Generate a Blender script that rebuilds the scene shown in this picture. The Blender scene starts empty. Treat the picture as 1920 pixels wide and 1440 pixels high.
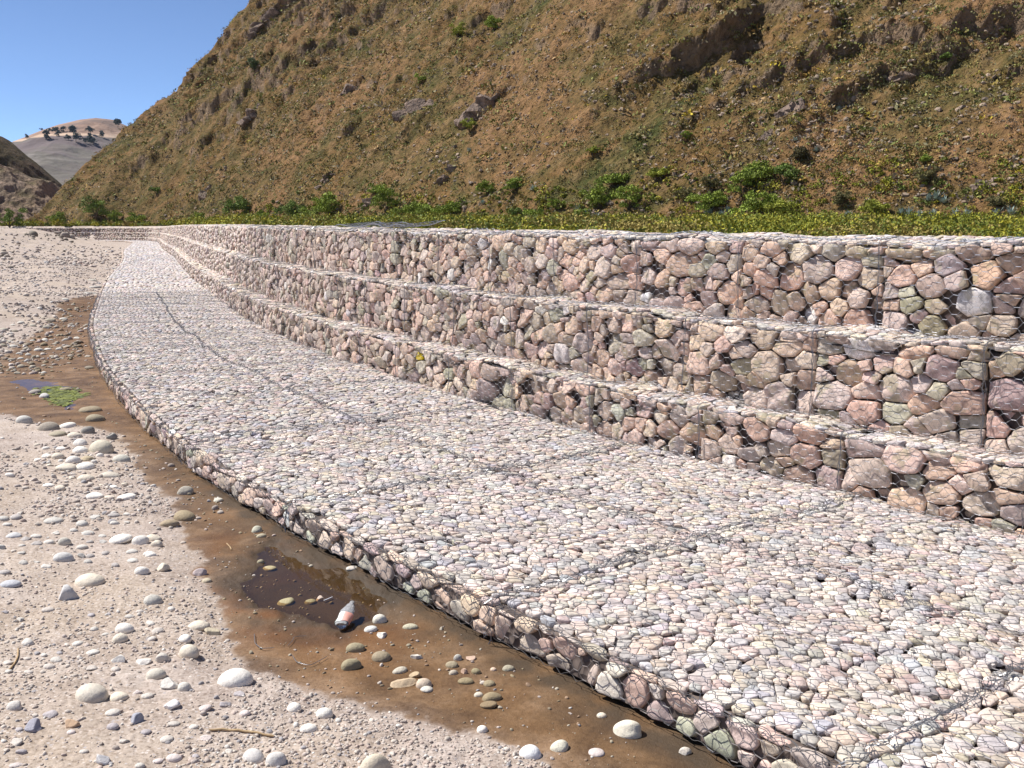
import bpy, math
import numpy as np
from math import radians, sin, cos, pi
rng = np.random.default_rng(11)
C = bpy.context.scene.collection
sc = bpy.context.scene

# ------------------------------------------------------------------ camera, sky, sun, exposure
F, CX, CY, HY, H = 1950.0, 960.0, 720.0, 405.0, 2.2
TH = math.atan((CY - HY) / F)
cd = bpy.data.cameras.new('camera'); cam = bpy.data.objects.new('camera', cd); C.objects.link(cam)
cam.location = (0, 0, H); cam.rotation_euler = (pi / 2 - TH, 0, 0)
cd.sensor_width = 36; cd.lens = F / 1920 * 36; cd.clip_end = 20000; cd.clip_start = 0.05
sc.camera = cam
SUN_EL, SUN_AZ = radians(52), radians(-72)          # azimuth from +Y, clockwise
w = bpy.data.worlds.new('World'); sc.world = w; w.use_nodes = True
nt = w.node_tree; bg = nt.nodes['Background']
sky = nt.nodes.new('ShaderNodeTexSky'); sky.sky_type = 'NISHITA'; sky.sun_disc = False
sky.sun_elevation = SUN_EL; sky.sun_rotation = SUN_AZ
sky.altitude = 3500; sky.air_density = 0.62; sky.dust_density = 0.0; sky.ozone_density = 3.6
nt.links.new(sky.outputs[0], bg.inputs[0]); bg.inputs[1].default_value = 0.105
sd = bpy.data.lights.new('sun', 'SUN'); sd.energy = 4.9; sd.angle = radians(0.55); sd.color = (1, 0.965, 0.92)
so = bpy.data.objects.new('sun', sd); C.objects.link(so)
S = np.array([sin(SUN_AZ) * cos(SUN_EL), cos(SUN_AZ) * cos(SUN_EL), sin(SUN_EL)])
from mathutils import Vector
so.rotation_euler = Vector((-S[0], -S[1], -S[2])).to_track_quat('-Z', 'Y').to_euler()
so.location = (-20, 10, 40)
vs = sc.view_settings; vs.view_transform = 'Standard'; vs.look = 'None'; vs.exposure = 0.60; vs.gamma = 1

# ------------------------------------------------------------------ small helpers
def tag(o, label=None, cat=None, group=None, kind=None):
    if label: o['label'] = label
    if cat: o['category'] = cat
    if group: o['group'] = group
    if kind: o['kind'] = kind
    return o

def mesh(name, V, Q=None, T=None, col=None, mats=(), smooth=True, mi=None, attrs=None):
    """one mesh datablock out of numpy arrays: quads Q (n,4), triangles T (m,3), colours per vertex"""
    V = np.asarray(V, np.float32).reshape(-1, 3)
    nq = 0 if Q is None else len(Q); ntri = 0 if T is None else len(T)
    me = bpy.data.meshes.new(name)
    me.vertices.add(len(V)); me.vertices.foreach_set('co', V.ravel())
    idx = np.concatenate([a for a in ((np.asarray(Q, np.int32).ravel() if nq else None), (np.asarray(T, np.int32).ravel() if ntri else None)) if a is not None])
    me.loops.add(len(idx)); me.loops.foreach_set('vertex_index', idx)
    st = np.concatenate([np.arange(nq) * 4, nq * 4 + np.arange(ntri) * 3]).astype(np.int32)
    me.polygons.add(nq + ntri); me.polygons.foreach_set('loop_start', st)
    me.polygons.foreach_set('loop_total', np.concatenate([np.full(nq, 4), np.full(ntri, 3)]).astype(np.int32))
    me.polygons.foreach_set('use_smooth', np.full(nq + ntri, smooth))
    if mi is not None: me.polygons.foreach_set('material_index', np.asarray(mi, np.int32))
    if col is not None:
        a = me.color_attributes.new('col', 'FLOAT_COLOR', 'POINT')
        c = np.ones((len(V), 4), np.float32); c[:, :col.shape[1]] = col; a.data.foreach_set('color', c.ravel())
    for k, v in (attrs or {}).items():
        a = me.attributes.new(k, 'FLOAT', 'POINT'); a.data.foreach_set('value', np.asarray(v, np.float32))
    for m in mats: me.materials.append(m)
    me.update(calc_edges=True)
    return me

def obj(name, me, parent=None):
    o = bpy.data.objects.new(name, me); C.objects.link(o)
    if parent is not None: o.parent = parent
    return o

def thing(name, label, cat, loc=(0, 0, 0), group=None):
    o = bpy.data.objects.new(name, None); C.objects.link(o); o.location = loc; o.empty_display_size = .1
    return tag(o, label, cat, group)

def hash2(ix, iy, seed):
    n = (ix.astype(np.int64) * 374761393 + iy.astype(np.int64) * 668265263 + seed * 974634777) & 0x7fffffff
    n = ((n ^ (n >> 13)) * 1274126177) & 0x7fffffff
    return ((n ^ (n >> 16)) & 0xffff) / 65535.0

def vnoise(x, y, seed=0):
    ix = np.floor(x); iy = np.floor(y); fx = x - ix; fy = y - iy
    fx = fx * fx * fx * (fx * (fx * 6 - 15) + 10); fy = fy * fy * fy * (fy * (fy * 6 - 15) + 10)
    a = hash2(ix, iy, seed); b = hash2(ix + 1, iy, seed); c = hash2(ix, iy + 1, seed); d = hash2(ix + 1, iy + 1, seed)
    return (a + (b - a) * fx) * (1 - fy) + (c + (d - c) * fx) * fy

def fbm(x, y, oct=5, seed=0, ridge=False):
    s = 0; a = 1; t = 0
    for k in range(oct):
        c_, s_ = cos(k * 1.3), sin(k * 1.3)
        n = vnoise((x * c_ - y * s_) * 2 ** k + 17 * k, (x * s_ + y * c_) * 2 ** k, seed + k)
        if ridge: n = 1 - np.abs(2 * n - 1)
        s = s + a * n; t += a; a *= .5
    return s / t

def sstep(a, b, x):
    t = np.clip((x - a) / (b - a), 0, 1); return t * t * (3 - 2 * t)

# ------------------------------------------------------------------ materials
def mat(name):
    m = bpy.data.materials.new(name); m.use_nodes = True
    n = m.node_tree.nodes; l = m.node_tree.links
    return m, n, l, n['Principled BSDF']

def N(n, t, **kw):
    x = n.new(t)
    for k, v in kw.items():
        if k in x.inputs: x.inputs[k].default_value = v
        else: setattr(x, k, v)
    return x

def ramp(n, stops, interp='LINEAR'):
    r = n.new('ShaderNodeValToRGB'); r.color_ramp.interpolation = interp
    e = r.color_ramp.elements
    while len(e) < len(stops): e.new(0.5)
    for k, (p, c) in enumerate(stops):
        e[k].position = p; e[k].color = (*c, 1) if len(c) == 3 else c
    return r

def noise(n, l, co, scale, detail=4, rough=.55, dist=0):
    t = N(n, 'ShaderNodeTexNoise', Scale=scale, Detail=detail, Roughness=rough, Distortion=dist)
    l.new(co, t.inputs['Vector']); return t.outputs['Fac']

def mix(n, l, a, b, f, mode='MIX'):
    m = n.new('ShaderNodeMix'); m.data_type = 'RGBA'; m.blend_type = mode
    for s, v in ((0, f), (6, a), (7, b)):
        if hasattr(v, 'is_output'): l.new(v, m.inputs[s])
        else: m.inputs[s].default_value = v if s == 0 else (*v, 1)
    return m.outputs[2]

def math_(n, l, op, a, b=0.5):
    m = n.new('ShaderNodeMath'); m.operation = op
    for s, v in ((0, a), (1, b)):
        if hasattr(v, 'is_output'): l.new(v, m.inputs[s])
        else: m.inputs[s].default_value = v
    return m.outputs[0]

def bump(n, l, b, h, strength=.5, dist=.01, chain=None):
    x = N(n, 'ShaderNodeBump', Strength=strength, Distance=dist); l.new(h, x.inputs['Height'])
    if chain: l.new(chain, x.inputs['Normal'])
    l.new(x.outputs[0], b.inputs['Normal']); return x.outputs[0]

def stone_mat(name, speck=.25, scale=1.0, lichen=0.0):
    m, n, l, b = mat(name)
    co = n.new('ShaderNodeTexCoord').outputs['Object']
    at_ = N(n, 'ShaderNodeAttribute', attribute_name='col').outputs['Color']
    n1 = noise(n, l, co, 14 * scale, 5, .65); n2 = noise(n, l, co, 70 * scale, 4, .7); n3 = noise(n, l, co, 5 * scale, 3)
    r1 = ramp(n, [(.3, (1 - speck * 1.5,) * 3), (.5, (1, 1, 1)), (.75, (1 + speck, 1 + speck * .85, 1 + speck * .7))]); l.new(n1, r1.inputs[0])
    r2 = ramp(n, [(.3, (.72, .70, .68)), (.5, (1, 1, 1)), (.7, (1.12, 1.12, 1.12))]); l.new(n2, r2.inputs[0])
    c = mix(n, l, at_, r1.outputs[0], 1.0, 'MULTIPLY'); c = mix(n, l, c, r2.outputs[0], .8, 'MULTIPLY')
    if lichen:
        r3 = ramp(n, [(.56, (0, 0, 0)), (.66, (1, 1, 1))]); l.new(n3, r3.inputs[0])
        c = mix(n, l, c, (.27, .24, .14), math_(n, l, 'MULTIPLY', r3.outputs[0], lichen))
        r4 = ramp(n, [(.62, (0, 0, 0)), (.7, (1, 1, 1))]); l.new(n1, r4.inputs[0])
        c = mix(n, l, c, (.55, .50, .46), math_(n, l, 'MULTIPLY', r4.outputs[0], .5))
    l.new(c, b.inputs['Base Color']); b.inputs['Roughness'].default_value = .82
    b.inputs['Specular IOR Level'].default_value = .3
    k = bump(n, l, b, n1, .55, .012); bump(n, l, b, n2, .4, .003, k)
    return m
M_WALL = stone_mat('gabion_rock', .34, 1.0, .6)
M_COB = stone_mat('gabion_cobble', .18, 1.6)
M_PEB = stone_mat('river_pebble', .10, 2.2)

m, n, l, b = mat('galvanised_wire')
b.inputs['Base Color'].default_value = (.25, .25, .26, 1); b.inputs['Metallic'].default_value = .6; b.inputs['Roughness'].default_value = .33
M_WIRE = m
m, n, l, b = mat('galvanised_twist_glint')  # same wire, with its bright glints put into a paler colour on the twists
b.inputs['Base Color'].default_value = (.72, .72, .74, 1); b.inputs['Metallic'].default_value = .75; b.inputs['Roughness'].default_value = .30
M_TWIST_GLINT = m
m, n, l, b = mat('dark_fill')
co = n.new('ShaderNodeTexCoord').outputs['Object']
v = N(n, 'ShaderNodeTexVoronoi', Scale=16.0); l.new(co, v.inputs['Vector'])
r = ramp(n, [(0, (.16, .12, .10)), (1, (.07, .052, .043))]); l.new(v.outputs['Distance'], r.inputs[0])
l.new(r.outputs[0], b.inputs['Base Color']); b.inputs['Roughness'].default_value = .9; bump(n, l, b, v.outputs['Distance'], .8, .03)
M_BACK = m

# ------------------------------------------------------------------ the line of the wall, its fall downstream
ZT = np.array([(-50, 0), (10, 0), (25, -.06), (40, -.14), (70, -.4), (104, -.78), (140, -1.25), (177, -1.75), (260, -2.6), (2000, -6)], float)
def zb(Y): return np.interp(Y, ZT[:, 0], ZT[:, 1])
GP = np.array([(12, -4.3), (9, -.3), (6.2, 3.4), (3.56, 7.04), (3.0, 7.75), (2.35, 8.5), (1.66, 9.35), (.97, 10.3), (.24, 11.4), (-.85, 13.1), (-2.1, 15.2), (-3.45, 17.7),
               (-4.86, 20.6), (-6.1, 23.5), (-7.2, 26.4), (-9.5, 32.5), (-13.0, 42), (-17.3, 54.4), (-22.2, 68.6), (-31, 93), (-42, 125), (-50, 148),
               (-58, 166), (-70, 177), (-90, 182), (-120, 185)], float)
def dense(P, step=.1, sm=12):
    L = np.r_[0, np.cumsum(np.hypot(*np.diff(P, axis=0).T))]
    t = np.arange(0, L[-1], step); x = np.interp(t, L, P[:, 0]); y = np.interp(t, L, P[:, 1])
    k = np.exp(-.5 * (np.arange(-3 * sm, 3 * sm + 1) / sm) ** 2); k /= k.sum()
    f = lambda a: np.convolve(np.pad(a, 3 * sm, mode='reflect', reflect_type='odd'), k, 'valid')
    return np.c_[f(x), f(y)]
GD = dense(GP); GL = np.r_[0, np.cumsum(np.hypot(*np.diff(GD, axis=0).T))]
S0 = GL[np.argmin(np.hypot(GD[:, 0] - 3.56, GD[:, 1] - 7.04))]
GN = np.gradient(GD, axis=0); GN /= np.hypot(*GN.T)[:, None]; GN = np.c_[-GN[:, 1], GN[:, 0]]       # towards the river
def path(s):
    q = s + S0
    f = lambda a: np.interp(q, GL, a)
    return f(GD[:, 0]), f(GD[:, 1]), f(GN[:, 0]), f(GN[:, 1])
SMAX = GL[-1] - S0 - 2; SMIN = -6.0
WT = np.array([(-10, 3.6), (12, 3.7), (16, 3.5), (20, 3.3), (30, 3.2), (60, 3.0), (84, 3.3), (200, 3.2)], float)
def width(Y): return np.interp(Y, WT[:, 0], WT[:, 1])

class Strip:
    """a face that turns over a rounded edge into a flat top: q runs up the face, then inward over the top"""
    def __init__(s, out, z0, h, tread, R=.05, bulge=.025, matt=False):
        s.out, s.z0, s.h, s.tread, s.R, s.bulge, s.matt = out, z0, h, tread, R, bulge, matt
        s.off, s.L = 0.0, 1.5
    def map(s, u, q, d):
        """u along, q up and over, d outward from the skin -> xyz"""
        u = np.asarray(u, float); q = np.asarray(q, float)
        x, y, nx, ny = path(u)
        W = width(y) if s.matt else s.out
        R = s.R; qa = s.h - R; arc = R * pi / 2
        o = np.where(q < qa, 0, np.where(q < qa + arc, R * (np.cos((q - qa) / R) - 1), -R - (q - qa - arc)))
        z = np.where(q < qa, q, np.where(q < qa + arc, qa + R * np.sin(np.clip((q - qa) / R, 0, pi / 2)), s.h))
        a = np.clip((q - qa) / R, 0, pi / 2); no = np.cos(a); nz = np.sin(a)
        d = d + s.bulge * (np.sin(u * 2.3 + s.z0 * 9) * np.sin(q * 5.1 + u * .7) + .6 * np.sin(u * 5.7 + q * 3.3 + s.z0))
        ph = np.abs(np.sin(pi * (u - s.off) / s.L)) ** .6; bi = np.floor((u - s.off) / s.L)
        d = d + (ph * .032 - .012) * np.sin(pi * np.clip(q / s.h, 0, 1)) * (0 if s.matt else 1) + (ph - .5) * (.018 if not s.matt else .012) * np.clip((q - s.h) / .1, 0, 1)
        z = z + np.clip(q / s.h, 0, 1) * .022 * (vnoise(bi * .73 + 3.1, np.full_like(bi, s.z0 * 7 + .3), 5) - .5) * ph
        off = W + o + no * d
        X = x + nx * off; Y = y + ny * off
        return np.stack([X, Y, zb(Y) + s.z0 + z + nz * d], -1)
TIER = [Strip(0, -.05, .55, .60), Strip(-.37, .45, .80, .60), Strip(-.74, 1.20, .80, 1.7)]
for _k, _t in enumerate(TIER): _t.off = (0, .55, .2)[_k]
MATT = Strip(0, -.225, .225, 0, R=.06, bulge=.014, matt=True)

MATT.off, MATT.L = 1.3, 2.5
# ------------------------------------------------------------------ packed stones
WALLC = 1.26 * np.array([(.45, .31, .24), (.42, .315, .26), (.38, .30, .265), (.47, .34, .25), (.40, .315, .24), (.34, .305, .23), (.44, .35, .29), (.335, .24, .215), (.48, .38, .32), (.56, .51, .47)])
WALLW = np.array([.19, .17, .13, .12, .12, .08, .09, .05, .04, .015])
COBC = np.array([(.57, .53, .49), (.62, .54, .45), (.50, .475, .465), (.60, .51, .465), (.44, .42, .42), (.68, .62, .56), (.52, .43, .40), (.49, .49, .52), (.72, .68, .63), (.52, .48, .39)])
COBW = np.array([.2, .15, .15, .12, .1, .09, .06, .06, .04, .03])

def outline(P, R, box, K, gap, blur=1, kmax=14):
    """power-diagram cells of the seeds seen from each seed, sampled in K directions, shrunk by gap"""
    n = len(P); th = np.arange(K) * 2 * pi / K; e = np.c_[np.cos(th), np.sin(th)]
    k = min(kmax, n - 1)
    r = np.full((n, K), 1e3)
    if k > 0:
        for a in range(0, n, 400):
            D = P[None, :, :] - P[a:a + 400, None, :]; d2 = (D ** 2).sum(-1)
            d2[np.arange(len(D)), np.arange(a, a + len(D))] = 1e9
            j = np.argpartition(d2, k - 1, axis=1)[:, :k]
            Dj = np.take_along_axis(D, j[..., None], 1); dj = np.take_along_axis(d2, j, 1)
            wgt = R[a:a + 400, None] ** 2 - R[j] ** 2
            pr = Dj @ e.T
            t = (dj + wgt)[..., None] / 2 / np.where(pr > 1e-4, pr, 1e-4)
            t = np.where(pr > 1e-4, t, 1e3)
            r[a:a + 400] = t.min(1)
    x0, x1, y0, y1 = box
    for c in range(K):
        ex, ey = e[c]
        if ex > 1e-3: r[:, c] = np.minimum(r[:, c], (x1 - P[:, 0]) / ex)
        if ex < -1e-3: r[:, c] = np.minimum(r[:, c], (x0 - P[:, 0]) / ex)
        if ey > 1e-3: r[:, c] = np.minimum(r[:, c], (y1 - P[:, 1]) / ey)
        if ey < -1e-3: r[:, c] = np.minimum(r[:, c], (y0 - P[:, 1]) / ey)
    med = np.median(r, axis=1, keepdims=True); r = np.minimum(r, 1.9 * med)
    for _ in range(blur): r = np.minimum(r, .25 * np.roll(r, 1, 1) + .5 * r + .25 * np.roll(r, -1, 1)) * .55 + (.25 * np.roll(r, 1, 1) + .5 * r + .25 * np.roll(r, -1, 1)) * .45
    return np.maximum(r - gap, .35 * np.maximum(med, .01)), e

PROF_ROCK = [(.75, -1.0), (.97, -.62), (1.0, -.28), (1.0, -.08), (.955, .045), (.76, .085), (.36, .095)]
PROF_ROCK3 = [(.9, -.6), (1.0, -.15), (.78, .2)]
PROF_COB = [(.86, -.7), (1.0, -.28), (1.0, -.05), (.93, .075), (.70, .14), (.36, .16)]
PROF_COB3 = [(1.0, -.3), (.93, .12), (.5, .38)]

def stones(P, R, box, K, prof, gap, stretch, blur, pal, palw, facets, surf, zj=.015, tilt=.16, thick=1.0, noise_amp=.05, u0=0, voids=0, feat=None):
    """all stones of one basket as mesh arrays"""
    n = len(P)
    Ps = P / np.array([stretch, 1]); bx = (box[0] / stretch, box[1] / stretch, box[2], box[3])
    r, e = outline(Ps, R * (.62 if facets > 3 and prof is PROF_ROCK else .85), bx, K, gap, blur)
    if prof is PROF_ROCK or prof is PROF_ROCK3:
        tt = np.arange(K) * 2 * pi / K
        for kk in (1, 2, 3, 5): r = r * (1 - .020 * (1 + np.sin(kk * tt[None] + rng.uniform(0, 6.3, n)[:, None])) * rng.random((n, 1)) * (1.3 if kk < 3 else .7))
    rm = r.mean(1)
    nr = len(prof); V = np.zeros((n, nr * K + 1, 3))
    th = rm * thick
    tl = np.clip(rng.normal(0, tilt, (n, 2)), -.35, .35)
    for k, (sx, z) in enumerate(prof):
        V[:, k * K:(k + 1) * K, 0] = r * sx * e[:, 0]; V[:, k * K:(k + 1) * K, 1] = r * sx * e[:, 1]
        V[:, k * K:(k + 1) * K, 2] = z * th[:, None]
    V[:, -1, 2] = prof[-1][1] * th * 1.02
    V[:, :, 2] += (V[:, :, 0] * tl[:, :1] + V[:, :, 1] * tl[:, 1:]) * (V[:, :, 2] > -.4 * th[:, None])
    for _ in range(facets):                           # plane cuts that leave broken faces
        d = rng.normal(0, 1, (n, 3)); d[:, 2] = np.abs(d[:, 2]) * 1.5 + .3; d /= np.linalg.norm(d, axis=1)[:, None]
        lim = (np.hypot(d[:, 0], d[:, 1]) * 1.28 + d[:, 2] * .05) * rm * rng.uniform(.82, 1.15, n)
        ex = np.maximum((V * d[:, None, :]).sum(-1) - lim[:, None], 0)
        V -= ex[..., None] * d[:, None, :]
    for _ in range(3):                                # lumps
        kv = rng.normal(0, 1, (n, 3)) / rm[:, None] * 2.2; ph = rng.uniform(0, 6.3, n); amp = rng.normal(0, noise_amp, n) * rm
        s_ = np.sin((V * kv[:, None, :]).sum(-1) + ph[:, None]) * amp[:, None]
        V[:, :, 2] += s_
    top = V[:, :, 2].max(1)
    V[:, :, 2] += (-top + rng.uniform(-zj, 0, n) - .004)[:, None]
    if voids: V[:, :, 2] -= ((rng.random(n) < voids) & (rm < np.median(rm)))[:, None] * .10
    a = (V[:, :, 0] + Ps[:, None, 0]) * stretch; q = V[:, :, 1] + Ps[:, None, 1]
    a = np.clip(a, box[0] + .002, box[1] - .002); q = np.clip(q, box[2], box[3])
    XYZ = surf.map(a + u0, q, V[:, :, 2])
    nv = nr * K + 1
    j = np.arange(K); jn = (j + 1) % K
    Qb = np.concatenate([np.c_[k * K + j, k * K + jn, (k + 1) * K + jn, (k + 1) * K + j] for k in range(nr - 1)])
    Tb = np.c_[(nr - 1) * K + j, (nr - 1) * K + jn, np.full(K, nr * K)]
    base = (np.arange(n) * nv)[:, None, None]
    ci = rng.choice(len(pal), n, p=palw / palw.sum())
    c = pal[ci] * rng.uniform(.80, 1.16, (n, 1)) * rng.uniform(.96, 1.04, (n, 3))
    if feat:
        for k_, fc in enumerate(feat): c[k_] = fc
    return XYZ.reshape(-1, 3), (Qb[None] + base).reshape(-1, 4), (Tb[None] + base).reshape(-1, 3), np.repeat(c, nv, 0)

def darts(w_, h_, rmax, rmin, n_try=260, sep=.76, first=()):
    P = [np.array(f[:2]) for f in first]; R = [f[2] for f in first]
    for k in range(n_try):
        r = rmin + (rmax - rmin) * (1 - k / n_try) ** 1.5 * rng.uniform(.55, 1)
        p = np.array([rng.uniform(r * .5, w_ - r * .5), rng.uniform(r * .5, h_ - r * .5)])
        if P:
            d = np.hypot(*(np.array(P) - p).T)
            if np.any(d < (np.array(R) + r) * sep): continue
        P.append(p); R.append(r)
    return np.array(P), np.array(R)

def lattice(w_, h_, sp, jit=.34):
    ny = max(2, int(h_ / (sp * .87))); nx = max(2, int(w_ / sp))
    gx, gy = np.meshgrid(np.arange(nx), np.arange(ny))
    P = np.stack([(gx + .5 + .5 * (gy % 2) - .25) * w_ / nx, (gy + .5) * h_ / ny], -1).reshape(-1, 2)
    P = P + rng.uniform(-jit, jit, P.shape) * sp
    P = np.clip(P, sp * .25, [w_ - sp * .25, h_ - sp * .25])
    P = P[rng.random(len(P)) > .16]
    return P, sp * .5 * rng.uniform(.55, 1.35, len(P))

def cat(parts):
    V, Q, T, Cc = [], [], [], []; o = 0
    for v, q, t, c in parts:
        V.append(v); Q.append(q + o); T.append(t + o); Cc.append(c); o += len(v)
    return np.concatenate(V), np.concatenate(Q), np.concatenate(T), np.concatenate(Cc)

# ------------------------------------------------------------------ wire netting (double-twist hexagons) and lacing cords
HW, HT, HH = .112, .040, .078
def prisms(A, B, rad):
    """a three-sided bar for every edge A->B"""
    d = B - A; L = np.linalg.norm(d, axis=1, keepdims=True); d = d / np.maximum(L, 1e-6)
    up = np.where(np.abs(d[:, 2:3]) > .9, np.array([[1., 0, 0]]), np.array([[0, 0, 1.]]))
    s_ = np.cross(d, up); s_ /= np.linalg.norm(s_, axis=1, keepdims=True); t_ = np.cross(d, s_)
    n = len(A); V = np.zeros((n, 6, 3)); rad = np.broadcast_to(np.asarray(rad, float).reshape(-1, 1), (n, 1))
    for k in range(3):
        o = (s_ * cos(k * 2.094) + t_ * sin(k * 2.094)) * rad
        V[:, k] = A + o; V[:, 3 + k] = B + o
    q = np.array([(0, 1, 4, 3), (1, 2, 5, 4), (2, 0, 3, 5)])
    return V.reshape(-1, 3), (q[None] + (np.arange(n) * 6)[:, None, None]).reshape(-1, 4)

def netting(u0, u1, q0, q1, surf, lift=.006, jit=.004, rad=.0016, thin=1):
    P = (HW + HT) / 2
    i = np.arange(int(u0 / P), int(u1 / P) + 1); j = np.arange(int(q0 / HH) - 1, int(q1 / HH) + 1)
    I, J = np.meshgrid(i, j); I = I.ravel(); J = J.ravel()
    cx = I * P; cy = (J + .5 * (I % 2)) * HH
    E = []; fl = []
    for (ax, ay, bx, by, tw) in ((-HT / 2, HH / 2, HT / 2, HH / 2, 1), (HT / 2, HH / 2, HW / 2, 0, 0), (HT / 2, -HH / 2, HW / 2, 0, 0)):
        E.append(np.c_[cx + ax, cy + ay, cx + bx, cy + by]); fl.append(np.full(len(cx), tw))
    E = np.concatenate(E); fl = np.concatenate(fl)
    k = (E[:, 0] > u0) & (E[:, 2] < u1) & (np.minimum(E[:, 1], E[:, 3]) > q0) & (np.maximum(E[:, 1], E[:, 3]) < q1)
    E = E[k]; fl = fl[k]; o_ = np.argsort(fl, kind='stable'); E = E[o_]; fl = fl[o_]
    def warp(u, q):
        return (u + .010 * np.sin(u * 3.1 + q * 7.3) + .005 * np.sin(u * 17 + q * 11), q + .010 * np.sin(u * 4.7 + q * 3.1) + .006 * np.sin(u * 13 - q * 19),
                lift + jit * (np.sin(u * 23 + q * 17) + np.sin(u * 9 - q * 31)))
    A = surf.map(*warp(E[:, 0], E[:, 1])); B = surf.map(*warp(E[:, 2], E[:, 3]))
    v, f = prisms(A, B, np.where(fl > 0, rad * 1.6, rad))
    return v, f, np.repeat(fl, 3)

def cord(U, Q, surf, rad=.0028, strands=3, wob=.008, lift=.008, step=.025):
    """lacing wire wound along a seam given by a polyline in strip coordinates"""
    U = np.array(U, float); Q = np.array(Q, float)
    L = np.r_[0, np.cumsum(np.hypot(np.diff(U), np.diff(Q)))]; t = np.arange(0, L[-1], step)
    u = np.interp(t, L, U); q = np.interp(t, L, Q); out = []; o = 0
    for k in range(strands):
        ph = rng.uniform(0, 6.3); fr = rng.uniform(30, 60)
        du = wob * np.sin(t * fr + ph) + .01 * np.sin(t * 5 + ph * 2); dq = wob * np.cos(t * fr + ph) + .01 * np.sin(t * 4 + ph)
        p = surf.map(u + du, q + dq, lift + wob * .7 * np.sin(t * fr * .9 + ph) + .003)
        v, f = prisms(p[:-1], p[1:], rad); out.append((v, f + o)); o += len(v)
    return np.concatenate([a for a, _ in out]), np.concatenate([b_ for _, b_ in out])

def joinw(L):
    V, Q, M = [], [], []; o = 0
    for a in L:
        v, q = a[0], a[1]; V.append(v); Q.append(q + o); o += len(v); M.append(a[2] if len(a) > 2 else np.zeros(len(q)))
    return np.concatenate(V), np.concatenate(Q), np.concatenate(M)

def skin(surf, u0, u1, qmax, depth, du=.12):
    """the darker core just under the stones"""
    u = np.linspace(u0, u1, max(2, int((u1 - u0) / du) + 1)); q = np.r_[np.linspace(0, surf.h - surf.R, 5), np.linspace(surf.h - surf.R * .5, surf.h + surf.R, 4), np.linspace(surf.h + surf.R + .05, qmax, max(3, int((qmax - surf.h) / du)))]
    U, Qq = np.meshgrid(u, q, indexing='ij'); V = surf.map(U, Qq, -depth)
    a, c = len(u), len(q); I = (np.arange(a - 1)[:, None] * c + np.arange(c - 1)).ravel()
    return V.reshape(-1, 3), np.c_[I, I + c, I + c + 1, I + 1]

# ------------------------------------------------------------------ the gabion wall: 3 stepped courses of baskets
wall = thing('gabion_wall', 'long curving retaining wall of three stepped courses of rock-filled wire baskets', 'gabion wall', tuple(np.r_[3.56, 7.04, 0]))
wall_off = np.array([3.56, 7.04, 0])
BL = 1.5
def find_uq(T, px, py):
    u = np.arange(-3, 30, .02); q = np.arange(.02, T.h, .02); U, Qq = np.meshgrid(u, q, indexing='ij'); V = T.map(U, Qq, np.zeros_like(U))
    Yc = V[..., 1] * cos(TH) - (V[..., 2] - H) * sin(TH); Zc = V[..., 1] * sin(TH) + (V[..., 2] - H) * cos(TH)
    e = (CX + F * V[..., 0] / Yc - px) ** 2 + (CY - F * Zc / Yc - py) ** 2; i = np.unravel_index(np.argmin(e), e.shape); return float(u[i[0]]), float(q[i[1]])
FEATPX = {2: [(1818, 570, .155, (.64, .60, .58)), (1203, 560, .07, (.74, .72, .72)), (1510, 590, .09, (.58, .52, .48)), (1840, 518, .12, (.50, .33, .23)), (1770, 500, .10, (.30, .24, .24)), (1545, 545, .10, (.58, .43, .31)), (1740, 610, .11, (.33, .28, .18)), (1650, 580, .12, (.46, .35, .28)), (1340, 510, .11, (.42, .32, .28)), (965, 475, .08, (.56, .48, .38))],
          1: [(1243, 655, .12, (.74, .60, .50)), (1010, 582, .07, (.74, .68, .58)), (1885, 745, .19, (.39, .28, .265)), (1848, 812, .13, (.55, .35, .24)), (1380, 690, .11, (.42, .37, .25)), (1180, 690, .12, (.40, .27, .26)), (1520, 735, .12, (.56, .44, .35)), (1780, 650, .11, (.50, .36, .28))],
          0: [(779, 668, .045, (.62, .45, .02)), (1155, 775, .085, (.46, .45, .36)), (1410, 810, .13, (.48, .32, .25)), (1750, 885, .10, (.50, .35, .26)), (1560, 860, .10, (.36, .30, .22)), (1690, 860, .16, (.56, .40, .34))]}
FEAT = {k: [(*find_uq(TIER[k], a, b_), r_, c_) for a, b_, r_, c_ in v] for k, v in FEATPX.items()}
WIRE_FAR = 28.0
spec = {}
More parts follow.
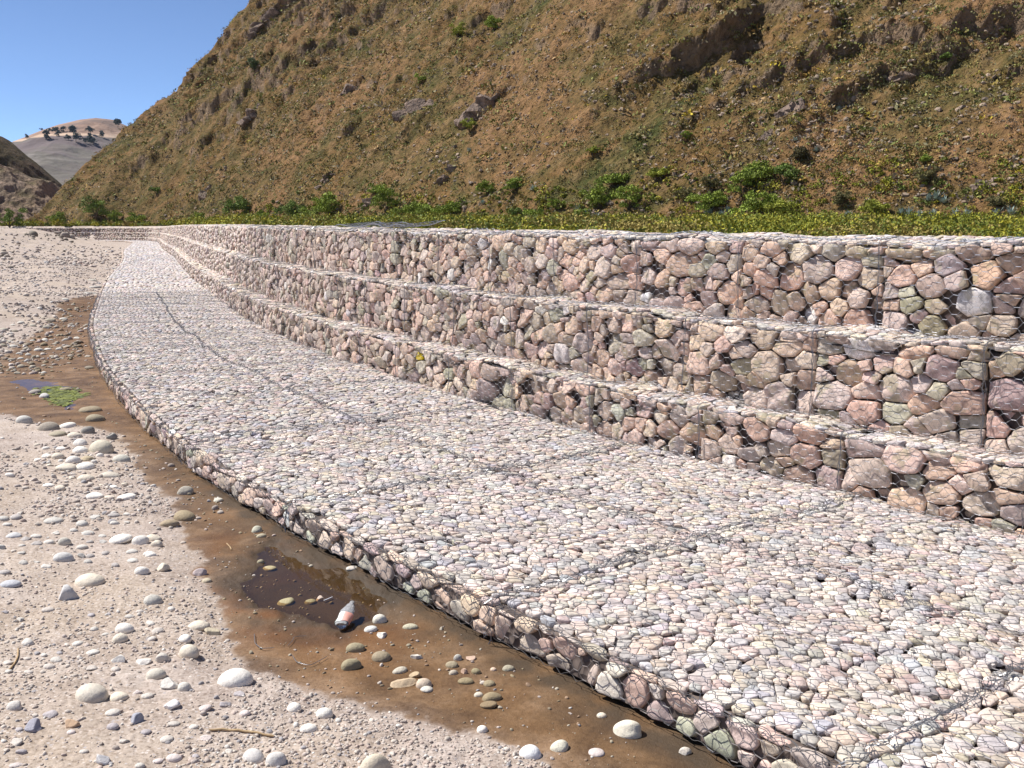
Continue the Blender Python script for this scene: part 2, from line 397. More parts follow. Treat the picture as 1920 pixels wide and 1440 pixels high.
for ti, T in enumerate(TIER):
    qmax = T.h + T.tread
    k0 = int(SMIN / BL) - 1
    parts_far = []; n_ind = 0
    for k in range(k0, int(SMAX / BL)):
        u0 = k * BL + (0, .55, .2)[ti]; u1 = u0 + BL
        x, y, _, _ = path(np.array([u0])); D = y[0]
        vis = u0 > -5.5
        if D < 12: K, prof, rmax, rmin, gap, fac = 30, PROF_ROCK, .175, .030, .0030, 7
        elif D < 24: K, prof, rmax, rmin, gap, fac = 22, PROF_ROCK, .135, .032, .0040, 6
        elif D < 45: K, prof, rmax, rmin, gap, fac = 10, PROF_ROCK3, .115, .045, .007, 2
        else: K, prof, rmax, rmin, gap, fac = 7, PROF_ROCK3, .15, .075, .01, 1
        if D > 95: rmax, rmin = .26, .15
        hq = T.h + .03
        fe = [f for f in FEAT[ti] if u0 + .04 < f[0] < u1 - .04]; stv = rng.uniform(1.12, 1.5)
        P, R = darts(BL / stv, hq, rmax, rmin, 900 if D < 24 else 380, first=[((f[0] - u0) / stv, f[1], f[2]) for f in fe])
        Pf = P * [stv, 1]
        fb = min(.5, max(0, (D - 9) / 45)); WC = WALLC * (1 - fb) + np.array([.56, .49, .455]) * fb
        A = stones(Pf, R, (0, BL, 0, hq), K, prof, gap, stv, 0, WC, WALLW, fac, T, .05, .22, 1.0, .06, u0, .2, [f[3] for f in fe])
        # tread: smaller spalls and cobbles
        sp = .10 if D < 24 else (.16 if D < 60 else .3)
        tq = qmax - hq
        P2, R2 = lattice(BL, tq, sp)
        B_ = stones(P2 + [0, hq], R2, (0, BL, hq, qmax), 12 if D < 24 else 7, PROF_COB if D < 24 else PROF_COB3, .002, 1.0, 0, COBC * [1.06, 1.0, .95], COBW, 1, T, .010, .10, .7, .04, u0)
        vq = cat([A, B_])
        vs_, qs_ = skin(T, u0, u1, qmax, .13)
        if n_ind < 33 and vis:
            bk = obj('gabion_basket', None, wall); bk.location = (0, 0, 0)
            bk.empty_display_size = .1
            V = np.concatenate([vq[0], vs_]) - wall_off
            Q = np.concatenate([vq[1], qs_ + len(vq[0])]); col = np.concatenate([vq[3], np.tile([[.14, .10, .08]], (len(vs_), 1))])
            mi = np.r_[np.zeros(len(vq[1])), np.ones(len(qs_)), np.zeros(len(vq[2]))]
            obj('cobblestone_fill', mesh('cobblestone_fill', V, Q, vq[2], col, [M_WALL, M_BACK], mi=mi), bk)
            if D < WIRE_FAR:
                Ws = [netting(u0, u1, 0, qmax if ti < 2 else T.h + .3, T, rad=.0017 if D < 14 else .0013 if D < 26 else .0011)]
                if D < 26:
                    Ws.append(cord([u0, u0], [0, min(qmax, T.h + .37)], T, .0024, 3, .006, .010))
                    Ws.append(cord([u0, u1], [T.h - .03, T.h - .03], T, .0020, 2, .004, .008))
                    Ws.append(cord([u0, u1], [.03, .03], T, .002, 2, .008))
                wv, wq, wm = joinw(Ws)
                obj('wire_mesh', mesh('wire_mesh', wv - wall_off, wq, mats=[M_WIRE, M_TWIST_GLINT], smooth=False, mi=wm), bk)
            n_ind += 1
        else:
            mi = None
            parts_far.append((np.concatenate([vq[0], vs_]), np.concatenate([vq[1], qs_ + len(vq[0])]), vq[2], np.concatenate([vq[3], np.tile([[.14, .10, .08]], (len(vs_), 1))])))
    spec[ti] = parts_far
vq = cat(sum(spec.values(), []))
o = obj('gabion_baskets', mesh('gabion_baskets', vq[0] - wall_off, vq[1], vq[2], vq[3], [M_WALL]), wall)
o['kind'] = 'stuff'; o['label'] = 'far end of the basket wall, too distant to tell the baskets apart'

# ------------------------------------------------------------------ the flat apron mattress in front
mat_ = thing('gabion_mattress', 'low flat apron of wire mesh filled with pale cobbles at the foot of the wall', 'gabion mattress', tuple(wall_off))
UL = 2.5
far = []
n_ind = 0
for k in range(int(SMIN / UL) - 1, int(SMAX / UL)):
    u0 = k * UL + 1.3; u1 = u0 + UL
    x, y, _, _ = path(np.array([u0 + 1.5])); D = max(y[0], 1)
    Wd = float(width(y[0])); qmax = .225 + Wd + .03
    if D < 12: sp, K, prof = .070, 16, PROF_COB
    elif D < 20: sp, K, prof = .072, 9, PROF_COB
    elif D < 36: sp, K, prof = .09, 7, PROF_COB3
    elif D < 70: sp, K, prof = .17, 6, PROF_COB3
    else: sp, K, prof = .34, 6, PROF_COB3
    # bigger quarried stones in the outer face, cobbles over the top
    hq = .30
    P, R = darts(UL / 1.35, hq, .095 if D < 70 else .14, .035 if D < 36 else .08, 420 if D < 36 else 120)
    A = stones(P * [1.35, 1], R, (0, UL, 0, hq), 16 if D < 20 else 8, PROF_ROCK if D < 20 else PROF_ROCK3, .006, 1.35, 1, WALLC * [1.12, 1.2, 1.26], WALLW, 3, MATT, .03, .18, .9, .05, u0)
    P2, R2 = lattice(UL / 1.12, qmax - hq, sp); P2 = P2 * [1.12, 1]
    big = rng.random(len(R2)) < .10; R2 = np.where(big, R2 * 1.9, R2)
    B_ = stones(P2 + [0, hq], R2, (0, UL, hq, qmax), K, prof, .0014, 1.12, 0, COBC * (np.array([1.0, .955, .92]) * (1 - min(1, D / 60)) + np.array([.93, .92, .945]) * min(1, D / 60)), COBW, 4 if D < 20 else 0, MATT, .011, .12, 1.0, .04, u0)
    vq = cat([A, B_]); vs_, qs_ = skin(MATT, u0, u1, qmax, .05)
    V = np.concatenate([vq[0], vs_]); Q = np.concatenate([vq[1], qs_ + len(vq[0])]); col = np.concatenate([vq[3], np.tile([[.3, .25, .2]], (len(vs_), 1))])
    if n_ind < 30 and u0 > -5:
        un = obj('mattress_unit', None, mat_)
        mi = np.r_[np.zeros(len(vq[1])), np.ones(len(qs_)), np.zeros(len(vq[2]))]
        obj('cobblestone_fill', mesh('cobblestone_fill', V - wall_off, Q, vq[2], col, [M_COB, M_BACK], mi=mi), un)
        if D < 32:
            Ws = [netting(u0, u1, 0, qmax, MATT, lift=.008, rad=.0018 if D < 13 else .0013 if D < 20 else .0009)]
            Ws.append(cord([u0, u0 + .1 * rng.normal(), u0], [0, qmax * .5, qmax], MATT, .0022, 5 if D < 14 else 3, .020, .012))
            Ws.append(cord([u0, u1], [.215, .215], MATT, .0022, 3, .010, .01))
            Ws.append(cord([u0, u1], [.03, .03], MATT, .0018, 1, .010, .004))
            mid = .225 + Wd * .52
            Ws.append(cord([u0, u0 + 1.4, u1], [mid, mid + .06 * rng.normal(), mid], MATT, .0022, 3, .018, .012))
            wv, wq, wm = joinw(Ws)
            obj('wire_mesh', mesh('wire_mesh', wv - wall_off, wq, mats=[M_WIRE, M_TWIST_GLINT], smooth=False, mi=wm), un)
        n_ind += 1
    else: far.append((V, Q, vq[2], col))
vq = cat(far)
o = obj('mattress_units', mesh('mattress_units', vq[0] - wall_off, vq[1], vq[2], vq[3], [M_COB]), mat_)
o['kind'] = 'stuff'; o['label'] = 'far end of the cobble apron, too distant to tell its units apart'

# ------------------------------------------------------------------ ground: river bed, bank, terrace behind the wall
def at_z(px, py, zfun):
    u = (px - CX) / F; v = (CY - py) / F
    r = np.array([u, cos(TH) + v * sin(TH), -sin(TH) + v * cos(TH)])
    t = np.geomspace(1.5, 600, 6000); P = t[:, None] * r
    g = H + P[:, 2] - zfun(P[:, 0], P[:, 1]); i = int(np.argmax(g < 0))
    if g[i] > 0: i = len(t) - 1
    return P[i, 0], P[i, 1]
su = np.arange(SMIN - 3, SMAX, .5); px_, py_, nx_, ny_ = path(su); Wm = width(py_)
ME = np.c_[px_ + nx_ * Wm, py_ + ny_ * Wm]                        # outer edge of the apron
GE = np.c_[px_, py_]
def sdist(X, Y, P):
    """signed distance to a polyline, positive on the river side"""
    out = np.full(X.shape, 1e9); sg = np.zeros(X.shape)
    for a in range(len(P) - 1):
        d = P[a + 1] - P[a]; L2 = d @ d
        t = np.clip(((X - P[a, 0]) * d[0] + (Y - P[a, 1]) * d[1]) / L2, 0, 1)
        ex = X - P[a, 0] - t * d[0]; ey = Y - P[a, 1] - t * d[1]; q = ex * ex + ey * ey
        k = q < out; out = np.where(k, q, out); sg = np.where(k, np.sign(d[0] * ey - d[1] * ex), sg)
    return np.sqrt(out) * np.where(sg == 0, 1, sg)
def thinned(P):
    """coarser far away"""
    keep = [0]
    for i in range(1, len(P)):
        if np.hypot(*(P[i] - P[keep[-1]])) > max(.5, .05 * abs(P[i, 1])): keep.append(i)
    return P[keep + [len(P) - 1]] if keep[-1] != len(P) - 1 else P[keep]
MEt, GEt = thinned(ME), thinned(GE)
flat = lambda X, Y: -.25 + zb(Y)
MUD = [(178, 560), (120, 585), (70, 625), (20, 655), (-40, 700), (-40, 770), (60, 790), (150, 800), (215, 815), (250, 860), (275, 905), (330, 945), (335, 985), (350, 1010), (385, 1050), (395, 1100),
       (430, 1160), (430, 1200), (480, 1260), (560, 1292), (700, 1335), (760, 1345), (900, 1390), (1000, 1425), (1100, 1470), (1600, 1560)]
MUDP = np.array([at_z(x, y, flat) for x, y in MUD])
MP = np.concatenate([MUDP, [(2.6, 3.0), (6, 0)], ME[(ME[:, 1] < 33)][::1] + [.3, .1]])
def polydist(X, Y, P):
    """signed distance to a closed polygon, negative inside"""
    out = np.full(X.shape, 1e9); ins = np.zeros(X.shape, bool); n_ = len(P)
    for a in range(n_):
        p, q = P[a], P[(a + 1) % n_]; d = q - p; L2 = max(d @ d, 1e-9)
        t = np.clip(((X - p[0]) * d[0] + (Y - p[1]) * d[1]) / L2, 0, 1)
        out = np.minimum(out, (X - p[0] - t * d[0]) ** 2 + (Y - p[1] - t * d[1]) ** 2)
        c = ((p[1] > Y) != (q[1] > Y)) & (X < (q[0] - p[0]) * (Y - p[1]) / (q[1] - p[1] + 1e-12) + p[0]); ins ^= c
    return np.sqrt(out) * np.where(ins, -1, 1)
PUD1 = np.array([at_z(x, y, flat) for x, y in [(462, 1030), (480, 1012), (530, 1014), (600, 1042), (680, 1082), (745, 1115), (735, 1150), (700, 1172), (640, 1188), (540, 1172), (455, 1140), (432, 1100)]])
PUD2 = np.array([at_z(x, y, flat) for x, y in [(20, 712), (70, 710), (125, 722), (158, 738), (150, 768), (108, 770), (95, 752), (55, 742)]])
def wetness(X, Y):
    d = polydist(X, Y, MP) + (fbm(X * 2.2, Y * 2.2, 4, 5) - .5) * (.16 + .012 * np.abs(Y)) + (fbm(X * 10, Y * 10, 4, 15) - .5) * .16
    return d
def gz(X, Y, full=False):
    X = np.asarray(X, float); Y = np.asarray(Y, float)
    dm = sdist(X, Y, MEt); dw = sdist(X, Y, GEt)
    wd = wetness(X, Y)
    near = np.clip(1 - (Y - 30) / 40, 0, 1)
    z = -.25 + .025 * sstep(.0, .35, wd) + .035 * np.clip(wd, 0, 14) ** .9 * near * sstep(.2, 2, dm)
    z = z + (fbm(X * .9, Y * .9, 4, 2) - .5) * .08 * sstep(.1, 1.0, wd) + (fbm(X * 5, Y * 5, 4, 9) - .5) * .022 * sstep(-.1, .2, wd) + (fbm(X * 4, Y * 4, 3, 3) - .5) * .010 + (fbm(X * 30, Y * 30, 3, 13) - .5) * .012 * sstep(-.05, .1, wd) * np.clip(1.5 - Y / 20, 0, 1)
    p1 = polydist(X, Y, PUD1); p2 = polydist(X, Y, PUD2)
    z = z - .035 * sstep(.07, -.24, p1 + (fbm(X * 5, Y * 5, 5, 4) - .5) * .42) - .03 * sstep(.1, -.3, p2 + (fbm(X * 4, Y * 4, 3, 6) - .5) * .2)
    mound = sstep(36, 105, Y) * sstep(1.5, 15, dm) * (1.75 + (fbm(X * .12, Y * .05, 4, 8) - .5) * 1.1) + sstep(22, 50, Y) * sstep(.3, 3, dm) * .12
    z = z + mound * (dm > 0)
    z = z + .45 * np.exp(-((X + 13.5) / 2.2) ** 2 - ((Y - 27) / 4.5) ** 2)
    z = z + (fbm(X * .5, Y * .3, 5, 21) - .5) * .5 * sstep(14, 50, Y) * sstep(.5, 6, dm)
    ter = 1.80 - .25 * zb(Y) + (fbm(X * .15, Y * .15, 4, 12) - .5) * .25
    k = sstep(1.0, 2.0, -dw); z = z * (1 - k) + ter * k
    z = np.where((dm < -.18) & (dw > -1.0), np.minimum(z, -.30), z)
    z = z + zb(Y)
    if full: return z, wd, dm
    return z
r_ = np.r_[.3, np.linspace(.8, 3.4, 10)[:-1], np.geomspace(3.4, 45, 620)[:-1], np.geomspace(45, 240, 130)[:-1], np.geomspace(240, 2600, 30)]
a_ = np.radians(np.r_[np.linspace(-180, -33, 24)[:-1], np.linspace(-33, 10, 720)[:-1], np.linspace(10, 33, 90)[:-1], np.linspace(33, 180, 24)])
Rg, Ag = np.meshgrid(r_, a_, indexing='ij'); Xg = Rg * np.sin(Ag); Yg = Rg * np.cos(Ag)
Zg, Wg, Dg = gz(Xg, Yg, True)
nr_, na_ = Rg.shape
I = (np.arange(nr_ - 1)[:, None] * na_ + np.arange(na_ - 1)).ravel()
Q = np.c_[I, I + 1, I + na_ + 1, I + na_]
wet = (.7 * sstep(.035, -.035, Wg) + .3 * sstep(.3, -.25, Wg)) * (Yg < 60) * (Dg > -.5)
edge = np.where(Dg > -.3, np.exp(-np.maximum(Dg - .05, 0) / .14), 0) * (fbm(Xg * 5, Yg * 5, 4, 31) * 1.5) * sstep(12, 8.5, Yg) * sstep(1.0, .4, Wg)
m, n, l, b = mat('river_ground')
co = n.new('ShaderNodeTexCoord').outputs['Object']
wa = N(n, 'ShaderNodeAttribute', attribute_name='wet').outputs['Fac']; ea = N(n, 'ShaderNodeAttribute', attribute_name='edge').outputs['Fac']
aa = N(n, 'ShaderNodeAttribute', attribute_name='rust').outputs['Fac']
n1 = noise(n, l, co, 3, 6, .65); n2 = noise(n, l, co, 45, 5, .7); n3 = noise(n, l, co, 180, 3, .6); n4 = noise(n, l, co, .6, 4)
vo = N(n, 'ShaderNodeTexVoronoi', Scale=55.0); l.new(co, vo.inputs['Vector'])
dry = ramp(n, [(.3, (.32, .255, .215)), (.5, (.405, .335, .288)), (.7, (.48, .41, .36))]); l.new(n1, dry.inputs[0])
sp_ = ramp(n, [(.35, (.55, .5, .45)), (.5, (1, 1, 1)), (.68, (1.22, 1.22, 1.22))]); l.new(n2, sp_.inputs[0])
r4_ = ramp(n, [(.42, (0, 0, 0)), (.6, (1, 1, 1))]); l.new(n4, r4_.inputs[0])
dc = mix(n, l, dry.outputs[0], (.50, .40, .275), math_(n, l, 'MULTIPLY', r4_.outputs[0], .3))
dc = mix(n, l, dc, sp_.outputs[0], .9, 'MULTIPLY')
hs = N(n, 'ShaderNodeSeparateColor'); l.new(vo.outputs['Color'], hs.inputs[0])
gr = ramp(n, [(.0, (.30, .24, .20)), (.45, (.46, .38, .32)), (.8, (.60, .53, .47)), (1, (.36, .33, .33))]); l.new(hs.outputs[0], gr.inputs[0])
gm = math_(n, l, 'MULTIPLY', math_(n, l, 'LESS_THAN', vo.outputs['Distance'], .42), math_(n, l, 'GREATER_THAN', hs.outputs[1], .55))
dc = mix(n, l, dc, gr.outputs[0], gm)
wc = ramp(n, [(.3, (.105, .055, .022)), (.5, (.165, .092, .040)), (.68, (.235, .145, .078))]); l.new(n1, wc.inputs[0])
n5 = noise(n, l, co, 1.6, 5, .7, 1.2); r5_ = ramp(n, [(.38, (.55, .50, .46)), (.5, (1, 1, 1)), (.62, (1.25, 1.22, 1.2))]); l.new(n5, r5_.inputs[0])
w2 = mix(n, l, wc.outputs[0], sp_.outputs[0], .5, 'MULTIPLY'); w2 = mix(n, l, w2, r5_.outputs[0], .8, 'MULTIPLY')
w2 = mix(n, l, w2, (.17, .062, .012), math_(n, l, 'MULTIPLY', aa, .75))
w2 = mix(n, l, w2, (.040, .030, .020), math_(n, l, 'MULTIPLY', N(n, 'ShaderNodeAttribute', attribute_name='deep').outputs['Fac'], .8))
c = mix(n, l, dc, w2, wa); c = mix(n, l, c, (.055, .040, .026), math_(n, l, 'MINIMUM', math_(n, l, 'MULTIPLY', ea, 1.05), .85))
l.new(c, b.inputs['Base Color'])
mr = N(n, 'ShaderNodeMapRange'); l.new(wa, mr.inputs[0]); mr.inputs[3].default_value = .95; mr.inputs[4].default_value = .6; l.new(mr.outputs[0], b.inputs['Roughness'])
b.inputs['Specular IOR Level'].default_value = .25
hb = math_(n, l, 'MULTIPLY_ADD', n2, 1.0); k1 = bump(n, l, b, n2, .55, .012); k2 = bump(n, l, b, n3, .35, .003, k1)
M_GROUND = m
rust = np.exp(-np.clip(polydist(Xg, Yg, PUD1) - .02, 0, 9) / .28) * sstep(.35, .6, fbm(Xg * 2.6, Yg * 2.6, 4, 41)) * wet
deep = sstep(.22, -.14, polydist(Xg, Yg, PUD1) + (fbm(Xg * 5, Yg * 5, 5, 4) - .5) * .42)
g = obj('ground', mesh('ground', np.stack([Xg, Yg, Zg], -1), Q, attrs={'wet': wet.ravel(), 'edge': edge.ravel(), 'rust': rust.ravel(), 'deep': deep.ravel()}, mats=[M_GROUND]))
tag(g, 'pinkish dry river bed with a damp brown muddy channel along the apron', 'ground', kind='structure')

# water
m, n, l, b = mat('shallow_water'); co = n.new('ShaderNodeTexCoord').outputs['Object']
n.remove(b); out = n['Material Output']
tr = N(n, 'ShaderNodeBsdfTransparent'); tr.inputs[0].default_value = (.85, .74, .56, 1)
gl = N(n, 'ShaderNodeBsdfGlossy', Roughness=.05); gl.inputs[0].default_value = (.7, .7, .7, 1)
bm = N(n, 'ShaderNodeBump', Strength=.08, Distance=.01); l.new(noise(n, l, co, 9, 3), bm.inputs['Height']); l.new(bm.outputs[0], gl.inputs['Normal'])
fr_ = N(n, 'ShaderNodeFresnel', IOR=1.33); ms = n.new('ShaderNodeMixShader')
l.new(fr_.outputs[0], ms.inputs[0]); l.new(tr.outputs[0], ms.inputs[1]); l.new(gl.outputs[0], ms.inputs[2]); l.new(ms.outputs[0], out.inputs[0])
M_WATER = m
def sheet(name, P, z, m_, grow=.25, nn=40):
    c_ = P.mean(0); q = c_ + (P - c_) * (1 + grow); t = np.linspace(0, len(q), nn, endpoint=False); i = t.astype(int) % len(q); f = (t % 1)[:, None]
    q = q[i] * (1 - f) + q[(i + 1) % len(q)] * f
    V = np.r_[np.c_[q, np.full(nn, z)], [[c_[0], c_[1], z]]]
    T = np.c_[np.arange(nn), (np.arange(nn) + 1) % nn, np.full(nn, nn)]
    a_, b__ = q[0] - c_, q[1] - c_
    if a_[0] * b__[1] - a_[1] * b__[0] < 0: T = T[:, ::-1]
    return mesh(name, V[:, :], None, T, mats=[m_])
def level(P, f):
    c_ = P.mean(0); q = np.concatenate([c_ + (P - c_) * k for k in (0, .3, .6, .8, .95)]); z = gz(q[:, 0], q[:, 1]); return float(np.quantile(z, f))
zp1 = level(PUD1, .72); zp2 = level(PUD2, .72)
tag(obj('water', sheet('water', PUD1, zp1, M_WATER)), 'dark shallow puddle in the muddy channel beside the crushed bottle', 'puddle', kind='structure')
tag(obj('water', sheet('water', PUD2, zp2, M_WATER)), 'small blue puddle with green algae in the mud beyond the cobbles', 'puddle', kind='structure')
m, n, l, b = mat('algae'); b.inputs['Base Color'].default_value = (.16, .20, .012, 1); b.inputs['Roughness'].default_value = .7
co = n.new('ShaderNodeTexCoord').outputs['Object']; rr = ramp(n, [(.35, (.06, .075, .008)), (.65, (.17, .19, .012))]); l.new(noise(n, l, co, 7, 4), rr.inputs[0]); l.new(rr.outputs[0], b.inputs['Base Color'])
M_ALG = m
AL = np.array([at_z(x, y, flat) for x, y in [(66, 728), (105, 722), (140, 730), (156, 742), (136, 748), (118, 762), (98, 752), (84, 738)]])
c_ = AL.mean(0)
aw = []
for k in range(520):
    k1_ = rng.integers(len(AL)); f_ = rng.random(); p = c_ + (AL[k1_] * f_ + AL[(k1_ + 1) % len(AL)] * (1 - f_) - c_) * rng.random() ** .5 + rng.normal(0, .05, 2)
    aw.append(p)
aw = np.array(aw); th_ = rng.uniform(0, 6.3, len(aw)); s__ = rng.uniform(.02, .06, len(aw))
za = np.maximum(gz(aw[:, 0], aw[:, 1]), zp2) + rng.uniform(.001, .006, len(aw))
V = np.stack([np.stack([aw[:, 0] + s__ * np.cos(th_ + k * 1.2566), aw[:, 1] + s__ * np.sin(th_ + k * 1.2566), za + .004 * np.sin(k * 2 + th_)], -1) for k in range(5)], 1)
base = np.arange(len(aw))[:, None] * 5
T = np.concatenate([base + [0, 1, 2], base + [0, 2, 3], base + [0, 3, 4]])
tag(obj('algae', mesh('algae', V.reshape(-1, 3), None, T, mats=[M_ALG])), 'bright green algae floating on the small puddle', 'algae', kind='stuff')

# ------------------------------------------------------------------ pebbles and gravel
def ico(sub):
    t = (1 + 5 ** .5) / 2
    V = [(-1, t, 0), (1, t, 0), (-1, -t, 0), (1, -t, 0), (0, -1, t), (0, 1, t), (0, -1, -t), (0, 1, -t), (t, 0, -1), (t, 0, 1), (-t, 0, -1), (-t, 0, 1)]
    Fc = [(0, 11, 5), (0, 5, 1), (0, 1, 7), (0, 7, 10), (0, 10, 11), (1, 5, 9), (5, 11, 4), (11, 10, 2), (10, 7, 6), (7, 1, 8), (3, 9, 4), (3, 4, 2), (3, 2, 6), (3, 6, 8), (3, 8, 9), (4, 9, 5), (2, 4, 11), (6, 2, 10), (8, 6, 7), (9, 8, 1)]
    V = [np.array(v) / np.linalg.norm(v) for v in V]
    for _ in range(sub):
        c = {}; N2 = []
        def mid(a, b_):
            k = (min(a, b_), max(a, b_))
            if k not in c: v = V[a] + V[b_]; V.append(v / np.linalg.norm(v)); c[k] = len(V) - 1
            return c[k]
        for a, b_, d in Fc:
            x, y, z = mid(a, b_), mid(b_, d), mid(d, a); N2 += [(a, x, z), (b_, y, x), (d, z, y), (x, y, z)]
        Fc = N2
    return np.array(V), np.array(Fc)
ICO = {k: ico(k) for k in (0, 1, 2, 3)}

def rocks(P, size, sub, colors, flatten=(.45, .8), elong=(.6, 1.0), angular=.3, sink=.42, lump=.08):
    """many loose stones as arrays; size is the long half-axis"""
    n = len(P); B, Fc = ICO[sub]
    V = np.repeat(B[None], n, 0)
    ang = rng.random(n) < angular
    for k in range(5):
        d = rng.normal(0, 1, (n, 3)); d /= np.linalg.norm(d, axis=1)[:, None]; lim = np.where(ang, rng.uniform(.45, .75, n), 1.2)
        ex = np.maximum((V * d[:, None, :]).sum(-1) - lim[:, None], 0); V = V - ex[..., None] * d[:, None, :]
    for k in range(3):
        kv = rng.normal(0, 1.6, (n, 3)); V = V * (1 + rng.normal(0, lump, n)[:, None] * np.sin((V * kv[:, None, :]).sum(-1) + rng.uniform(0, 6, n)[:, None]))[..., None]
    fz = rng.uniform(*flatten, n); fy = rng.uniform(*elong, n)
    V = V * np.stack([np.ones(n), fy, fz], -1)[:, None, :]
    th = rng.uniform(0, 2 * pi, n); tl = rng.normal(0, .18, n)
    x, y, z = V[..., 0], V[..., 1], V[..., 2]
    x, z = x * np.cos(tl)[:, None] - z * np.sin(tl)[:, None], x * np.sin(tl)[:, None] + z * np.cos(tl)[:, None]
    X = x * np.cos(th)[:, None] - y * np.sin(th)[:, None]; Y = x * np.sin(th)[:, None] + y * np.cos(th)[:, None]
    V = np.stack([X, Y, z], -1) * size[:, None, None] + P[:, None, :]
    V[..., 2] += (size * fz * (1 - 2 * sink))[:, None]
    T = (Fc[None] + (np.arange(n) * len(B))[:, None, None]).reshape(-1, 3)
    return V.reshape(-1, 3), T, np.repeat(colors, len(B), 0)

PEBC = np.array([(.60, .53, .46), (.54, .47, .40), (.46, .39, .345), (.38, .32, .275), (.50, .40, .34), (.36, .34, .34), (.68, .64, .58)])
PEBW = np.array([.16, .2, .2, .18, .14, .08, .04])
WETC = np.array([(.30, .24, .15), (.36, .31, .22), (.24, .19, .13), (.42, .37, .29), (.30, .20, .13)])
def pick(n_, pal=PEBC, wt=PEBW):
    return pal[rng.choice(len(pal), n_, p=wt / wt.sum())] * rng.uniform(.85, 1.1, (n_, 1))
# gravel scattered over the bed, denser on the dry parts
def scatter(n_, rmin, rmax, amin, amax):
    r = rmin * (rmax / rmin) ** rng.random(n_); a = np.radians(rng.uniform(amin, amax, n_))
    return r * np.sin(a), r * np.cos(a)
GV, GT, GC = [], [], []; off = 0
# clods and slabs on the far bank
cl_ = [(62, 440, 12), (110, 437, 9), (122, 443, 12), (135, 445, 13), (150, 441, 7), (168, 437, 10), (175, 441, 7), (8, 476, 12), (14, 480, 8), (225, 445, 5), (52, 438, 6), (100, 446, 6), (88, 440, 4), (190, 448, 4), (35, 455, 5), (70, 470, 5), (20, 500, 6), (120, 470, 5), (160, 480, 5)]
cl_ = cl_ + [(x_ + rng.normal(0, 9), y_ + rng.normal(0, 4), r_ * .45) for x_, y_, r_ in cl_ for _ in range(6)]
cp = np.array([at_z(x_, y_ + 2, gz) for x_, y_, _ in cl_]); cs = np.array([r_ for *_, r_ in cl_]) * np.hypot(cp[:, 0], cp[:, 1]) / F * .8
V, T, cc = rocks(np.c_[cp, gz(cp[:, 0], cp[:, 1])], cs, 1, np.array([(.30, .25, .21), (.40, .34, .28), (.22, .19, .15)])[rng.integers(0, 3, len(cp))], angular=.8)
GV.append(V); GT.append(T); GC.append(cc); off += len(V)
for (n_, r0, r1, a0, a1, s0, s1, sub, wetkeep) in ((9000, 3.0, 14, -62, -30, .004, .018, 0, .10), (1500, 3.5, 22, -60, -30, .015, .035, 1, .12), (30000, 3.9, 10, -30, 8, .0035, .014, 0, .10), (6500, 3.9, 12, -30, 4, .009, .019, 1, .14), (9000, 8, 24, -30, -8, .010, .035, 1, .22), (20000, 18, 72, -30, -13, .022, .085, 0, .4), (1500, 55, 120, -31, -18, .08, .2, 0, 1)):
    X, Y = scatter(n_, r0, r1, a0, a1); z, wd, dm = gz(X, Y, True)
    dens = fbm(X * 1.1, Y * .8, 4, 77)
    k = (dm > .06) & ((wd > .02) | (rng.random(n_) < wetkeep)) & (rng.random(n_) < sstep(.30, .62, dens) + .12)
    X, Y, z, wd = X[k], Y[k], z[k], wd[k]
    s_ = s0 * (s1 / s0) ** (rng.random(len(X)) ** 1.6)
    wetm = (wd < -.05) & (Y < 40) & (rng.random(len(X)) < .6)
    col = np.where(wetm[:, None], pick(len(X), WETC, np.ones(5)), pick(len(X)))
    V, T, cc = rocks(np.stack([X, Y, z], -1), s_, sub, col, angular=.5)
    GV.append(V); GT.append(T + off); GC.append(cc); off += len(V)
tag(obj('gravel', mesh('gravel', np.concatenate(GV), None, np.concatenate(GT), np.concatenate(GC), [M_PEB])), 'fine gravel and small stones strewn over the dry river bed', 'gravel', kind='stuff')

